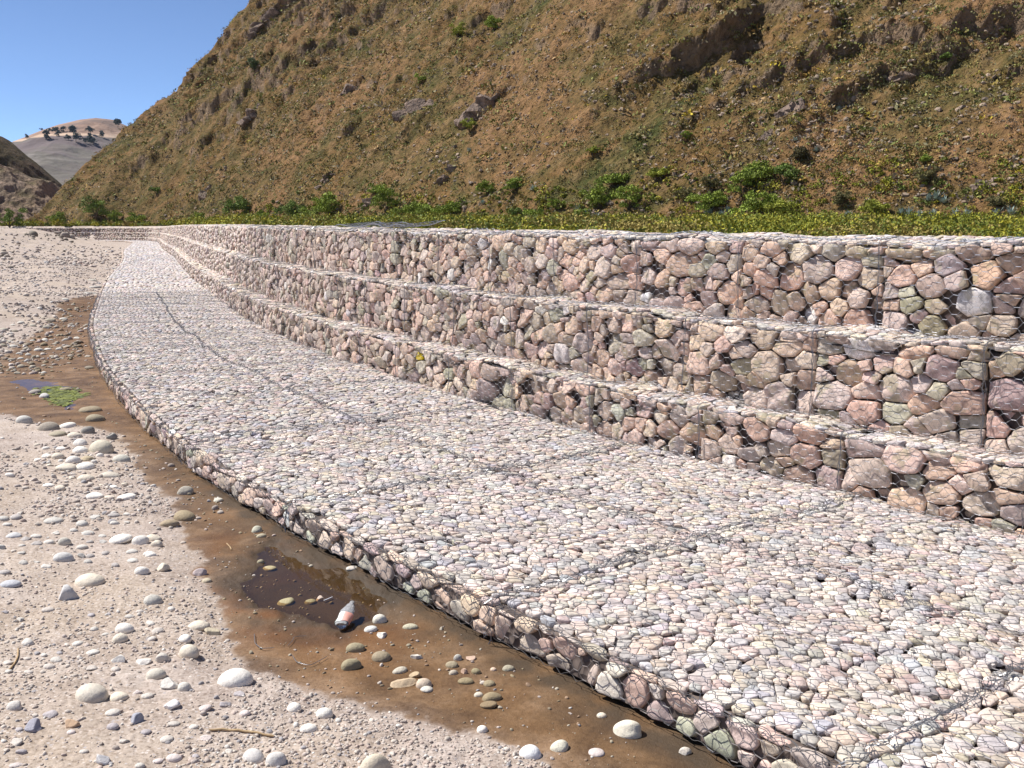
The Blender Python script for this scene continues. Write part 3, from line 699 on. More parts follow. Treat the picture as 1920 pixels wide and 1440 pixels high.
# stones one can point at: (x, y, width, height in photo pixels, colour, label, angular?)
WH, CR, GR, BR, TN, PK, OR = (.82, .77, .69), (.70, .62, .50), (.42, .41, .43), (.30, .235, .155), (.50, .43, .31), (.52, .43, .41), (.58, .32, .14)
PB = [
 (168, 1083, 56, 30, CR, 'largest oval cream cobble lying on open gravel, above a rough pitted grey stone', 0),
 (128, 1108, 44, 38, (.56, .54, .52), 'rough pitted grey stone just below the largest oval cream cobble', 1),
 (172, 1292, 64, 42, (.60, .54, .45), 'broad flat beige cobble half sunk in gravel, with a small brown spot', 0),
 (442, 1262, 64, 46, WH, 'big white double-lobed cobble at the muddy water edge', 0),
 (355, 1218, 42, 32, CR, 'round cream cobble under a smaller half-buried white one', 0),
 (346, 1195, 28, 18, WH, 'half-buried white pebble resting against a round cream cobble', 0),
 (371, 1170, 40, 20, CR, 'slanting cream pebble with a pointed end beside the mud', 0),
 (398, 1180, 32, 22, TN, 'tan stone with a dark shadowed end, touching a slanting cream pebble', 1),
 (234, 1174, 36, 26, WH, 'white rounded pebble sitting on a duller one in open gravel', 0),
 (226, 1193, 28, 22, CR, 'dull cream pebble tucked under a white rounded pebble', 0),
 (287, 1122, 34, 22, (.54, .51, .45), 'grey-cream round pebble on gravel uphill of the muddy bend', 0),
 (266, 1068, 26, 20, WH, 'white egg-shaped pebble beside a blocky cream stone', 0),
 (304, 1062, 24, 22, CR, 'blocky cream stone beside a white egg-shaped pebble', 1),
 (226, 1006, 42, 20, WH, 'long pitted white cobble first in a row of four at the mud edge', 0),
 (264, 1011, 32, 22, WH, 'white cobble second in a row of four at the mud edge', 0),
 (287, 1005, 30, 16, CR, 'cream pebble behind the white ones in the row of four', 0),
 (294, 1017, 22, 18, CR, 'small round cream pebble ending the row of four at the mud edge', 0),
 (281, 1037, 22, 12, WH, 'small white pebble alone below the row of four cobbles', 0),
 (375, 1070, 28, 20, PK, 'pinkish grey stone alone on the wet mud', 1),
 (388, 1087, 18, 11, TN, 'small tan pebble beside the pinkish grey stone on the mud', 0),
 (350, 914, 28, 32, (.42, .38, .31), 'upright olive-grey cobble standing in the mud channel', 0),
 (346, 963, 46, 26, (.34, .27, .17), 'brown oval cobble tilted in the mud with a deep shadow', 0),
 (318, 978, 34, 20, (.38, .30, .2), 'flat mud-coloured stone leaning beside the brown oval cobble', 0),
 (191, 834, 44, 36, (.60, .54, .42), 'biggest round sandy cobble at the head of the pebble chain', 0),
 (228, 857, 28, 20, (.56, .53, .45), 'grey-cream cobble with a dark shadow right of the biggest sandy one', 0),
 (188, 852, 14, 13, WH, 'small white ball-like pebble under the biggest sandy cobble', 0),
 (90, 797, 36, 22, (.36, .31, .25), 'dull brown oval cobble among the wet stones near the blue puddle', 0),
 (46, 785, 27, 22, (.56, .54, .49), 'pale grey round cobble at the end of the wet stones', 0),
 (125, 796, 32, 14, WH, 'flat white pebble beside a dull brown oval cobble', 0),
 (168, 765, 34, 16, (.33, .27, .18), 'dark brown flat cobble just below the blue puddle', 0),
 (180, 781, 34, 20, (.34, .29, .2), 'dark brown cobble paired under the flat one near the puddle', 0),
 (166, 803, 24, 22, (.30, .28, .25), 'dark grey blunt cobble below the brown pair near the puddle', 0),
 (209, 816, 20, 18, (.36, .34, .30), 'dark grey wedge stone uphill of the biggest sandy cobble', 1),
 (140, 814, 26, 15, CR, 'cream pebble below the flat white one in the wet stones', 0),
 (108, 811, 30, 12, (.38, .33, .24), 'brown half-sunk cobble beside a cream pebble', 0),
 (150, 828, 22, 16, WH, 'upper white cobble of a stacked pair in the pebble chain', 0),
 (151, 842, 24, 16, WH, 'lower white cobble of a stacked pair in the pebble chain', 0),
 (163, 857, 26, 13, (.44, .36, .24), 'tan oval cobble below the stacked white pair', 0),
 (137, 860, 26, 20, WH, 'bright white cobble in the thick of the pebble chain', 0),
 (109, 853, 24, 16, CR, 'cream round pebble west of the bright white cobble in the chain', 0),
 (88, 853, 18, 11, WH, 'small white pebble at the outer side of the pebble chain', 0),
 (126, 873, 34, 16, CR, 'wide cream cobble low in the pebble chain', 0),
 (160, 872, 30, 16, WH, 'whitish cobble next to the wide cream one, low in the chain', 0),
 (162, 894, 28, 16, CR, 'tilted cream cobble under the two wide ones of the chain', 0),
 (205, 888, 36, 16, (.58, .52, .43), 'broad beige cobble at the tail of the pebble chain', 0),
 (100, 974, 32, 11, (.54, .51, .46), 'long thin grey-white cobble sunk in coarse gravel', 0),
 (25, 1002, 26, 14, (.60, .59, .58), 'grey-white pebble in the coarse gravel near its outer margin', 0),
 (121, 1013, 24, 20, (.58, .54, .46), 'round beige cobble among coarse gravel', 0),
 (118, 1043, 36, 22, (.58, .56, .53), 'soft grey-white cobble above the largest oval cream one', 0),
 (20, 1092, 34, 15, (.50, .50, .52), 'smooth light grey oblong pebble beside the rough pitted stone', 0),
 (178, 928, 34, 11, WH, 'long white flat pebble on pinkish gravel', 0),
 (113, 913, 20, 13, CR, 'cream oval pebble, one of two lying side by side on pink gravel', 0),
 (91, 908, 20, 9, WH, 'white flat pebble, paired with a cream oval on pink gravel', 0),
 (238, 929, 32, 14, WH, 'white cobble with a wedge tail at the mud edge', 0),
 (19, 889, 16, 10, WH, 'lone white pebble on smooth pink silt', 0),
 (65, 1355, 34, 32, (.34, .33, .37), 'dark grey pyramid-shaped stone in gravel', 1),
 (258, 1342, 32, 34, (.38, .38, .42), 'bluish grey faceted stone in gravel', 1),
 (135, 1352, 32, 22, (.50, .34, .22), 'orange-brown broken stone in gravel', 1),
 (30, 1320, 30, 24, (.60, .55, .50), 'pale broken stone beside small dark rubble', 1),
 (292, 1258, 40, 28, (.60, .55, .46), 'flat beige cobble wedged between pale pebbles', 0),
 (318, 1278, 34, 28, (.64, .60, .54), 'beige wedge-shaped cobble in the pale pebble cluster', 1),
 (346, 1282, 26, 30, (.64, .60, .53), 'upright cream pebble in the pale pebble cluster', 0),
 (305, 1230, 34, 24, (.60, .55, .48), 'beige knobbly stone above the pale pebble cluster', 1),
 (224, 1232, 30, 22, WH, 'chipped white stone above the broad flat beige cobble', 1),
 (268, 1237, 34, 16, WH, 'white flat chip with a dark shadow beside it', 1),
 (322, 1316, 34, 24, (.72, .68, .66), 'pinkish white broken cobble below the pale pebble cluster', 1),
 (222, 1302, 34, 20, CR, 'cream pebble snug against the broad flat beige cobble', 0),
 (190, 1420, 36, 24, (.60, .58, .57), 'pale pebble with a notch at the bottom edge of the scene', 1),
 (475, 1411, 50, 36, (.62, .58, .54), 'beige egg-shaped cobble below the dry stick', 0),
 (520, 1417, 42, 36, (.66, .62, .57), 'pale round cobble touching the beige egg-shaped one', 0),
 (551, 1322, 28, 22, WH, 'white pebble beside a darker one on silt above the dry bank edge', 0),
 (608, 1332, 36, 32, (.76, .72, .64), 'round cream-white cobble on the dry silt bank', 0),
 (578, 1361, 36, 22, WH, 'oval white cobble below the round cream-white one on silt', 0),
 (702, 1425, 60, 50, (.60, .52, .40), 'large sandy cobble cut by the lower edge of the scene', 0),
 (994, 1404, 44, 38, (.86, .85, .83), 'brightest white round cobble on the silt bank by the water', 0),
 (1050, 1395, 40, 26, (.66, .62, .50), 'cream oval cobble beside the brightest white one', 0),
 (1175, 1358, 58, 44, (.72, .66, .53), 'big blocky cream cobble alone in the muddy channel', 0),
 (1128, 1339, 20, 13, CR, 'small cream pebble above the big blocky one in the channel', 0),
 (904, 1364, 22, 18, WH, 'small white pebble on the tip of the silt bank', 0),
 (1118, 1408, 34, 14, (.60, .52, .48), 'flat pinkish pebble near the bottom of the channel', 0),
 (1285, 1405, 26, 20, (.60, .54, .46), 'beige angular stone at the foot of the wire apron', 1),
 (660, 1240, 40, 32, (.32, .27, .17), 'olive-brown round cobble under water below the crushed bottle', 0),
 (668, 1211, 36, 22, (.33, .28, .18), 'olive-brown flat cobble just below the crushed bottle', 0),
 (716, 1226, 38, 26, (.33, .27, .18), 'olive-brown cobble right of the pair under the bottle', 0),
 (712, 1157, 30, 24, (.72, .68, .58), 'cream cobble right of the crushed bottle', 0),
 (697, 1176, 24, 16, (.72, .70, .64), 'whitish pebble below the cream cobble right of the bottle', 0),
 (716, 1187, 26, 18, WH, 'chipped white stone right of the whitish pebble near the bottle', 1),
 (770, 1172, 28, 14, (.50, .46, .33), 'olive-cream oblong pebble alone in shallow water', 0),
 (754, 1276, 56, 18, (.50, .38, .25), 'long tan stone leaning on a smaller block in the shallows', 1),
 (780, 1262, 24, 18, (.50, .38, .24), 'tan block at the upper end of the long tan stone', 1),
 (794, 1277, 32, 24, (.58, .47, .36), 'pinkish tan cobble against the long tan stone', 0),
 (801, 1290, 26, 13, (.66, .62, .54), 'whitish pebble under the pinkish tan cobble', 0),
 (750, 1254, 30, 15, (.50, .45, .36), 'beige flat pebble above the long tan stone', 0),
 (781, 1228, 24, 17, (.62, .57, .5), 'squarish pale stone in the shallows', 1),
 (848, 1244, 28, 16, (.36, .30, .2), 'olive pebble in the middle of the shallows cluster', 0),
 (858, 1231, 18, 16, (.50, .47, .41), 'grey pebble at the top of the shallows cluster', 0),
 (881, 1232, 22, 12, (.56, .40, .30), 'orange-tinted flat stone at the top of the shallows cluster', 1),
 (872, 1255, 20, 20, (.52, .36, .26), 'reddish pointed stone inside the shallows cluster', 1),
 (850, 1258, 18, 14, (.50, .43, .34), 'beige pebble low in the shallows cluster', 0),
 (892, 1256, 20, 16, (.32, .27, .16), 'dark olive pebble right in the shallows cluster', 0),
 (953, 1250, 26, 15, (.38, .34, .25), 'olive oval pebble apart from the shallows cluster', 0),
 (925, 1253, 13, 9, (.66, .50, .38), 'tiny orange-white pebble near the shallows cluster', 0),
 (874, 1274, 34, 13, (.30, .24, .14), 'brown flat pebble below the shallows cluster', 0),
 (918, 1278, 24, 15, (.33, .27, .17), 'brown pebble awash below the shallows cluster', 0),
 (898, 1300, 20, 13, (.58, .52, .42), 'cream pebble below the flat brown one', 0),
 (922, 1303, 36, 20, (.32, .25, .15), 'brown sunken cobble below the cream pebble', 0),
 (916, 1320, 36, 14, (.26, .19, .11), 'dark brown sunken stone lowest in the shallows', 0),
 (505, 1064, 30, 11, (.42, .35, .2), 'tan oblong stone in the dark puddle with small ones around', 0),
 (489, 1051, 14, 10, (.38, .33, .22), 'small olive pebble above the tan oblong in the puddle', 0),
 (536, 1126, 32, 14, (.38, .33, .19), 'olive oval cobble in the lower part of the dark puddle', 0),
 (602, 1120, 20, 16, (.64, .50, .40), 'pinkish white stone at the puddle rim beside a white splinter', 1),
 (583, 1126, 22, 14, (.30, .24, .12), 'brown pebble under water beside the pinkish white stone', 0),
 (482, 990, 22, 18, (.48, .46, .36), 'glossy olive-grey pebble above the dark puddle', 0),
 (490, 1003, 18, 10, (.46, .40, .28), 'tan pebble under the glossy olive-grey one', 0),
 (409, 936, 18, 10, (.62, .58, .48), 'small cream pebble alone on brown mud', 0),
 (756, 1090, 24, 24, (.27, .25, .27), 'dark grey block stone against the wire apron', 1),
 (660, 1063, 22, 9, (.60, .55, .48), 'flat whitish pebble near the apron and the puddle', 0),
 (123, 728, 22, 11, (.32, .27, .18), 'brown cobble lying in the green algae', 0),
 (168, 688, 16, 8, (.28, .24, .18), 'dark pebble touching the apron edge where it bulges out', 0),
 (176, 524, 22, 8, (.42, .38, .32), 'grey slab stone where the silt meets the apron', 1),
 (180, 537, 26, 9, (.46, .43, .38), 'second grey slab stone lying under the first by the apron', 1),
 (168, 549, 24, 8, (.50, .47, .41), 'lowest of the grey slab stones by the apron', 1),
 (65, 733, 22, 12, (.36, .32, .28), 'grey-brown wet stone beside the green algae', 0),
 (82, 741, 20, 12, (.52, .50, .47), 'grey pebble with a white end beside the algae', 0),
]
M_IND = {}
def px2w(x, y, w_, h_):
    X, Y = at_z(x, y + h_ * .35, gz); D = math.hypot(X, Y); return X, Y, w_ * D / F / 2 * 1.03
PEBN = 0
def pebble(X, Y, half, ratio, colr, ang, label, group=None, name='pebble', sub=3):
    a = np.array([[0., 0., 0.]])
    B, Fc = ICO[sub]; V = B.copy()
    if ang:
        for k in range(9):
            d = rng.normal(0, 1, 3); d /= np.linalg.norm(d); V = V - np.maximum(V @ d - rng.uniform(.55, .8), 0)[:, None] * d
    for k in range(4):
        kv = rng.normal(0, 1.5, 3); V = V * (1 + rng.normal(0, .05) * np.sin(V @ kv + rng.uniform(0, 6)))[:, None]
    V = V * [1, rng.uniform(.68, .9), ratio]
    V[:, 2] = np.where(V[:, 2] < 0, V[:, 2] * .6, V[:, 2])
    th = rng.normal(0, .3); tl = rng.normal(0, .08)
    V = np.c_[V[:, 0] * cos(tl) - V[:, 2] * sin(tl), V[:, 1], V[:, 0] * sin(tl) + V[:, 2] * cos(tl)]
    V = np.c_[V[:, 0] * cos(th) - V[:, 1] * sin(th), V[:, 0] * sin(th) + V[:, 1] * cos(th), V[:, 2]] * half
    z = float(gz(np.array([X]), np.array([Y]))[0])
    col = np.tile([colr], (len(V), 1))
    o = obj(name, mesh(name, V, None, Fc, col, [M_PEB])); o.location = (X, Y, z + half * ratio * .04)
    return tag(o, label, 'stone', group)
for (x, y, w_, h_, colr, label, ang) in PB:
    X, Y, hf = px2w(x, y, w_, h_)
    ratio = float(np.clip((h_ / w_ - .25) * 1.2 + .2, .38, .95))
    pebble(X, Y, hf, ratio, colr, ang, label, 'single stones on the river bed', 'pebble' if w_ < 30 else 'cobble')
import re as _re
def short(lab):
    t = _re.split(r' (?:lying|just|half|at|under|resting|beside|touching|sitting|tucked|on|in|with|above|below|behind|ending|alone|leaning|standing|tilted|among|first|second|next|low|near|paired|wedged|snug|against|apart|by|across|between|inside|right|cut|paired|to|of|uphill|west)\b', lab)[0]
    return t.strip(', ')
SH = {}
for q_ in PB:
    SH.setdefault(short(q_[5]), []).append(q_)
REFS = [(q_[0], q_[1], k_) for k_, v_ in SH.items() if len(v_) == 1 and 3 <= len(k_.split()) <= 7 for q_ in v_]
USED = set()
def tone(c_):
    c_ = np.array(c_); v_ = c_.mean(); s_ = (c_.max() - c_.min()) / v_
    return ('whitish' if v_ > .62 else 'pale' if v_ > .53 else 'mid-toned' if v_ > .42 else 'dull' if v_ > .33 else 'dark') + (' grey' if s_ < .2 else ' beige' if s_ < .36 else ' brown')
def near_label(x, y, w_, c_, ang, noun='pebble'):
    sz = 'tiny' if w_ < 11 else 'small' if w_ < 15 else 'middling' if w_ < 21 else 'sizeable'
    o_ = sorted(REFS, key=lambda r_: (r_[0] - x) ** 2 + ((r_[1] - y) * 1.6) ** 2)
    for (rx, ry, nm) in o_[:16]:
        dx, dy = x - rx, (y - ry) * 1.6; d_ = math.hypot(dx, dy)
        far_ = 'touching' if d_ < 22 else ('just' if d_ < 70 else 'some way')
        if abs(dy) > abs(dx): w2 = {'touching': 'touching', 'just': 'just ', 'some way': 'some way '}[far_] + ('' if far_ == 'touching' else ('below' if dy > 0 else 'above'))
        else: w2 = {'touching': 'touching', 'just': 'level with', 'some way': 'some way to the side of'}[far_]
        lab = '%s %s %s %s %s the %s' % (sz, 'angular' if ang else 'rounded', tone(c_), noun, w2, nm)
        if lab not in USED and len(lab.split()) <= 16: USED.add(lab); return lab
    return None
# zones of look-alike pebbles
ZONES = [
 ((70, 830, 240, 930), 34, (9, 20), [WH, CR, CR], 'pale rounded pebble in the chain of cobbles along the mud', 'pebbles of the chain along the mud'),
 ((0, 590, 120, 700), 34, (8, 18), [(.60, .57, .50), (.46, .42, .34), (.38, .33, .25)], 'pebble lying on damp brown mud up-channel of the small blue puddle', 'pebbles on mud beyond the puddle'),
 ((95, 550, 165, 680), 16, (7, 14), [(.60, .57, .50), (.42, .37, .3)], 'pebble strewn on mud beside the bulging apron edge', 'pebbles by the bulging apron'),
 ((0, 960, 250, 1070), 34, (12, 24), [(.56, .53, .48), (.46, .42, .39), (.62, .58, .52)], 'grey or beige pebble in the coarse gravel patch above the largest cream cobble', 'pebbles of the coarse gravel patch'),
 ((0, 1130, 330, 1260), 26, (12, 24), [(.58, .52, .46), (.42, .39, .39), (.62, .58, .52)], 'small pebble on the dry silt between the largest cream cobble and the broad flat one', 'pebbles between the two large cobbles'),
 ((0, 1290, 480, 1435), 26, (14, 30), [(.58, .53, .47), (.44, .40, .40), (.62, .54, .50)], 'half-sunk stone on the dry bank below the broad flat cobble', 'stones low on the dry bank'),
]
for (x0, y0, x1, y1), cnt, (a, b_), cols, label, grp in ZONES:
    placed = []
    tries = 0
    while len(placed) < cnt and tries < 3000:
        tries += 1
        x, y = rng.uniform(x0, x1), rng.uniform(y0, y1)
        if 'chain' in grp and abs((y - 830) - (x - 70) * .55 - 8) > 26: continue
        if any(abs(x - q[0]) < (q[2] + 10) * .6 and abs(y - q[1]) < (q[2] + 8) * .45 for q in PB + placed): continue
        w_ = rng.uniform(a, b_); placed.append((x, y, w_))
        X, Y, hf = px2w(x, y, w_, w_ * .6)
        c__ = np.array(cols[rng.integers(len(cols))]) * rng.uniform(.9, 1.08); an_ = rng.random() < .25
        pebble(X, Y, hf, rng.uniform(.4, .65), c__, an_, near_label(x, y, w_, c__, an_) or label, grp, 'pebble', 2)

# ------------------------------------------------------------------ litter, sticks, wire scraps
def tube(pts, rad, K=8):
    P = np.array(pts, float); n_ = len(P); d = np.gradient(P, axis=0); d /= np.linalg.norm(d, axis=1)[:, None]
    s_ = np.cross(d, [0, 0, 1.]); s_ /= np.maximum(np.linalg.norm(s_, axis=1)[:, None], 1e-6); t_ = np.cross(s_, d)
    rad = np.broadcast_to(rad, (n_,)); th = np.arange(K) * 2 * pi / K
    V = P[:, None] + (s_[:, None] * np.cos(th)[None, :, None] + t_[:, None] * np.sin(th)[None, :, None]) * rad[:, None, None]
    j = np.arange(K); I = (np.arange(n_ - 1) * K)[:, None]
    Q = np.stack([I + j, I + (j + 1) % K, I + K + (j + 1) % K, I + K + j], -1).reshape(-1, 4)
    return V.reshape(-1, 3), Q
m, n, l, b = mat('dirty_clear_plastic'); b.inputs['Base Color'].default_value = (.50, .50, .50, 1); b.inputs['Roughness'].default_value = .22; b.inputs['Transmission Weight'].default_value = .35; b.inputs['IOR'].default_value = 1.45
co = n.new('ShaderNodeTexCoord').outputs['Object']; bump(n, l, b, noise(n, l, co, 25, 4), .8, .02); M_PLA = m
m, n, l, b = mat('bottle_wrapper'); co = n.new('ShaderNodeTexCoord').outputs['Object']
sx = N(n, 'ShaderNodeSeparateXYZ'); l.new(co, sx.inputs[0])
rr = ramp(n, [(.0, (.72, .30, .22)), (.5, (.78, .45, .38)), (.56, (.78, .80, .76)), (1, (.66, .72, .66))]); mp = N(n, 'ShaderNodeMapRange'); l.new(sx.outputs[1], mp.inputs[0]); mp.inputs[1].default_value = -.05; mp.inputs[2].default_value = .05
l.new(mp.outputs[0], rr.inputs[0]); l.new(rr.outputs[0], b.inputs['Base Color']); b.inputs['Roughness'].default_value = .35; M_LAB = m
X0, Y0 = at_z(640, 1185, gz); X1, Y1 = at_z(664, 1150, gz); z0 = float(gz(np.array([X0]), np.array([Y0]))[0])
bt = thing('plastic_bottle', 'crushed clear plastic bottle with an orange and white wrapper, lying in the mud', 'bottle', (X0, Y0, z0 + .02))
ln = .31; prof_b = [(0, .030), (.02, .040), (.06, .042), (.12, .043), (.18, .043), (.22, .037), (.255, .028), (.28, .016), (.31, .015)]
ang_b = math.atan2(Y1 - Y0, X1 - X0)
def lathe(profile, K=20, squash=.62, grow=0.):
    V = []; 
    for (t, r) in profile:
        a = np.arange(K) * 2 * pi / K
        rr_ = (r + grow) * (1 + .09 * np.sin(a * 3 + t * 40) * (r > .02))
        V.append(np.c_[np.full(K, t), rr_ * np.cos(a), np.maximum(rr_ * np.sin(a) * squash + .018 + t * .10, -.012)])
    V = np.concatenate(V); j = np.arange(K); I = (np.arange(len(profile) - 1) * K)[:, None]
    return V, np.stack([I + j, I + (j + 1) % K, I + K + (j + 1) % K, I + K + j], -1).reshape(-1, 4)
V, Q = lathe(prof_b); V2 = np.r_[V, [[0.0, 0, .02], [.31, 0, .048]]]
T = np.r_[[(k, (k + 1) % 20, len(V)) for k in range(20)], [(len(V) - 20 + k, len(V) - 20 + (k + 1) % 20, len(V) + 1) for k in range(20)]]
bb = obj('bottle_body', mesh('bottle_body', V2, Q, T, mats=[M_PLA]), bt)
V, Q = lathe([(.02, .0415), (.06, .0425), (.09, .0435), (.13, .0435)], grow=.002); ob = obj('bottle_wrapper', mesh('bottle_wrapper', V, Q, mats=[M_LAB]), bt)
bt.rotation_euler = (0, 0, ang_b)

m, n, l, b = mat('dry_wood'); co = n.new('ShaderNodeTexCoord').outputs['Object']; rr = ramp(n, [(.3, (.30, .19, .09)), (.7, (.50, .36, .20))]); l.new(noise(n, l, co, 30, 4), rr.inputs[0]); l.new(rr.outputs[0], b.inputs['Base Color']); b.inputs['Roughness'].default_value = .8; M_WOOD = m
m, n, l, b = mat('bleached_white'); b.inputs['Base Color'].default_value = (.66, .66, .70, 1); b.inputs['Roughness'].default_value = .5; M_BONE = m
def strand(name, pts, rad, m_, label, catg, lift=.01, group=None):
    W = []
    for (x, y) in pts:
        X, Y = at_z(x, y, gz); W.append((X, Y, 0))
    W = np.array(W); t = np.linspace(0, len(W) - 1, 24); W = np.stack([np.interp(t, np.arange(len(W)), W[:, k]) for k in range(3)], -1)
    for _ in range(2): W[1:-1] = (W[:-2] + 2 * W[1:-1] + W[2:]) / 4
    W[:, 2] = gz(W[:, 0], W[:, 1]) + lift
    r = np.full(24, rad); r[0] *= .5; r[-1] *= .3
    c_ = W.mean(0); V, Q = tube(W - c_, r)
    o = obj(name, mesh(name, V, Q, mats=[m_])); o.location = c_; return tag(o, label, catg, group)
strand('stick', [(392, 1371), (430, 1372), (470, 1375), (515, 1383)], .006, M_WOOD, 'dry tan stick lying on the silt above the beige egg-shaped cobble', 'stick', .008)
strand('dry_stalk', [(34, 1218), (34, 1232), (26, 1248), (14, 1262)], .005, M_WOOD, 'curved orange-brown dry stalk on the gravel by the photo margin', 'stick', .006)
strand('twig', [(425, 1020), (432, 1028), (434, 1032)], .004, M_WOOD, 'short brown twig on the mud above the dark puddle', 'stick', .006)
strand('splinter', [(607, 1130), (616, 1127), (624, 1123)], .005, M_BONE, 'white splinter at the puddle rim beside a pinkish white stone', 'splinter', .012)
strand('wire_scrap', [(477, 1192), (478, 1210), (490, 1220), (515, 1218)], .0018, M_WIRE, 'thin curled wire scrap on the mud, the outer one of three', 'wire', .012, 'wire scraps on the mud')
strand('wire_scrap', [(548, 1232), (556, 1246), (580, 1252), (598, 1244), (614, 1234)], .0018, M_WIRE, 'long looping wire scrap on the mud, lowest of three', 'wire', .012, 'wire scraps on the mud')
strand('wire_scrap', [(540, 1215), (548, 1206), (552, 1198), (575, 1195)], .0016, M_WIRE, 'short wire scrap on the mud between two others', 'wire', .012, 'wire scraps on the mud')
m, n, l, b = mat('yellow_paint'); b.inputs['Base Color'].default_value = (.55, .42, .01, 1); b.inputs['Roughness'].default_value = .6; M_YEL = m

# ------------------------------------------------------------------ the mountain behind, dark spur and far mesa
TOE = np.array([(300, -60), (140, 5), (90, 42), (40, 75), (0, 110), (-30, 150), (-60, 188), (-107, 218), (-260, 262)], float)
def vray(x, y, D):
    u = (x - CX) / F; v = (CY - y) / F; r = np.array([u, cos(TH) + v * sin(TH), -sin(TH) + v * cos(TH)]); r /= r[1]
    return r[0] * D, D, H + r[2] * D
RID = [(20, 415, 226), (60, 402, 232), (100, 362, 240), (115, 345, 243), (150, 309, 247), (185, 275, 252), (228, 237, 257), (270, 196, 262), (330, 150, 270), (385, 101, 277), (424, 60, 283), (432, 42, 285), (470, 0, 290)]
RP = np.array([vray(*q) for q in RID])
RX = np.r_[-400, RP[0, 0] - 5, RP[:, 0], RP[-1, 0] + 273]; RZ = np.r_[-6, -3, RP[:, 2], RP[-1, 2] + 262.]; RY = np.r_[200, 226, RP[:, 1], 290]
def hillz(X, Y):
    d = -sdist(X, Y, TOE[::1])                       # positive inland
    face = .90 * np.maximum(d, 0) + .002 * np.maximum(d, 0) ** 2
    gul = (fbm(X * .018 + Y * .004, Y * .011 - X * .006, 4, 51, True) - .55) * 8 + (fbm(X * .07, Y * .045, 5, 55, True) - .5) * 4.5
    face = face + gul * sstep(4, 40, d) + (fbm(X * .14 + Y * .08, Y * .16 - X * .05, 4, 57, True) - .5) * 1.2 * sstep(2, 14, d)
    ry_ = np.interp(X, RX, RY); cap = np.interp(X, RX, RZ) - 1.5 - .35 * np.maximum(Y - ry_, 0) - .70 * np.maximum(ry_ - Y, 0)
    cap = cap + ((fbm(X * .03 + Y * .01, Y * .02, 4, 58, True) - .5) * 7 + (fbm(X * .12, Y * .12, 4, 59, True) - .5) * 3.5) * sstep(8, 60, ry_ - Y)
    k = 3.0; h = face - k * np.log1p(np.exp(np.clip(face - cap, -60, 600) / k)) if False else np.minimum(face, cap) - k * np.log1p(np.exp(-np.abs(face - cap) / k))
    h = h + .9
    rk_ = sstep(.40, .62, fbm(X * .03, Y * .03, 3, 66))
    h = h + (fbm(X * .35, Y * .35, 5, 61) - .5) * 1.4 * sstep(1, 12, d) + (fbm(X * .55, Y * .5, 4, 63, True) - .5) * (.4 + .5 * rk_) * sstep(1, 8, d)
    h = h + sstep(28, 60, h) * sstep(-30, -60, X) * (fbm(X * .12, Y * .12, 4, 67, True) - .45) * 3.5
    base = 1.7 + .75 * zb(Y)
    return base + np.where(d > 0, np.maximum(h, -3), -4 + d * .1)
def crag(X, Y, Z):
    """rock relief pushed out of the slope: slanting ribs, ledges and hollows"""
    k = sstep(3, 18, Z - 2); c1, s1_ = cos(.5), sin(.5)
    a = X * c1 + Z * s1_; b_ = -X * s1_ + Z * c1
    rocky = .55 + .75 * sstep(.42, .62, fbm(X * .02 + 5, Z * .025, 3, 83))
    d = (fbm(a * .022, b_ * .045, 4, 81, True) - .55) * 6.5 + rocky * (fbm(a * .09, b_ * .17, 4, 82, True) - .55) * 4.2 + (fbm(X * .5, Z * .55, 4, 84) - .5) * 2.2 * rocky
    return X, Y - k * d, Z + .25 * k * d
ang = np.radians(np.linspace(-38, 38, 1150)); rr2 = np.geomspace(62, 620, 640)
Rh, Ah = np.meshgrid(rr2, ang, indexing='ij'); Xh, Yh = Rh * np.sin(Ah), Rh * np.cos(Ah)
keep = Yh > 10
Zh = hillz(Xh, Yh)
I = (np.arange(len(rr2) - 1)[:, None] * len(ang) + np.arange(len(ang) - 1)).ravel()
def terrain_mat(name, cols, rock, bs=1.0, s1=.05, s2=.35, s3=1.6, bump_=1.0, rockamt=.55):
    m, n, l, b = mat(name); co = n.new('ShaderNodeTexCoord').outputs['Object']
    a = noise(n, l, co, s1 * bs, 4, .5, .8); c_ = noise(n, l, co, s2 * bs, 6, .7); d = noise(n, l, co, s3 * bs, 4, .7)
    r1 = ramp(n, [(.38, cols[0]), (.46, cols[1]), (.53, cols[2]), (.61, cols[3])]); l.new(a, r1.inputs[0])
    r2 = ramp(n, [(.39, cols[4]), (.5, cols[5]), (.62, cols[6])]); l.new(c_, r2.inputs[0])
    c = mix(n, l, r1.outputs[0], r2.outputs[0], .5)
    r3 = ramp(n, [(.34, (.5, .5, .5)), (.5, (1, 1, 1)), (.68, (1.35, 1.3, 1.2))]); l.new(d, r3.inputs[0])
    c = mix(n, l, c, r3.outputs[0], .85, 'MULTIPLY')
    geo = n.new('ShaderNodeNewGeometry'); sz = N(n, 'ShaderNodeSeparateXYZ'); l.new(geo.outputs['Normal'], sz.inputs[0])
    st = ramp(n, [(rockamt - .12, (1, 1, 1)), (rockamt + .05, (0, 0, 0))]); l.new(sz.outputs[2], st.inputs[0])
    rk = mix(n, l, rock, r3.outputs[0], .8, 'MULTIPLY'); c = mix(n, l, c, rk, math_(n, l, 'MULTIPLY', st.outputs[0], .8))
    l.new(c, b.inputs['Base Color']); b.inputs['Roughness'].default_value = .95; b.inputs['Specular IOR Level'].default_value = .1
    k = bump(n, l, b, c_, .9, 1.2 * bump_ / bs); bump(n, l, b, d, .7, .35 * bump_ / bs, k)
    return m
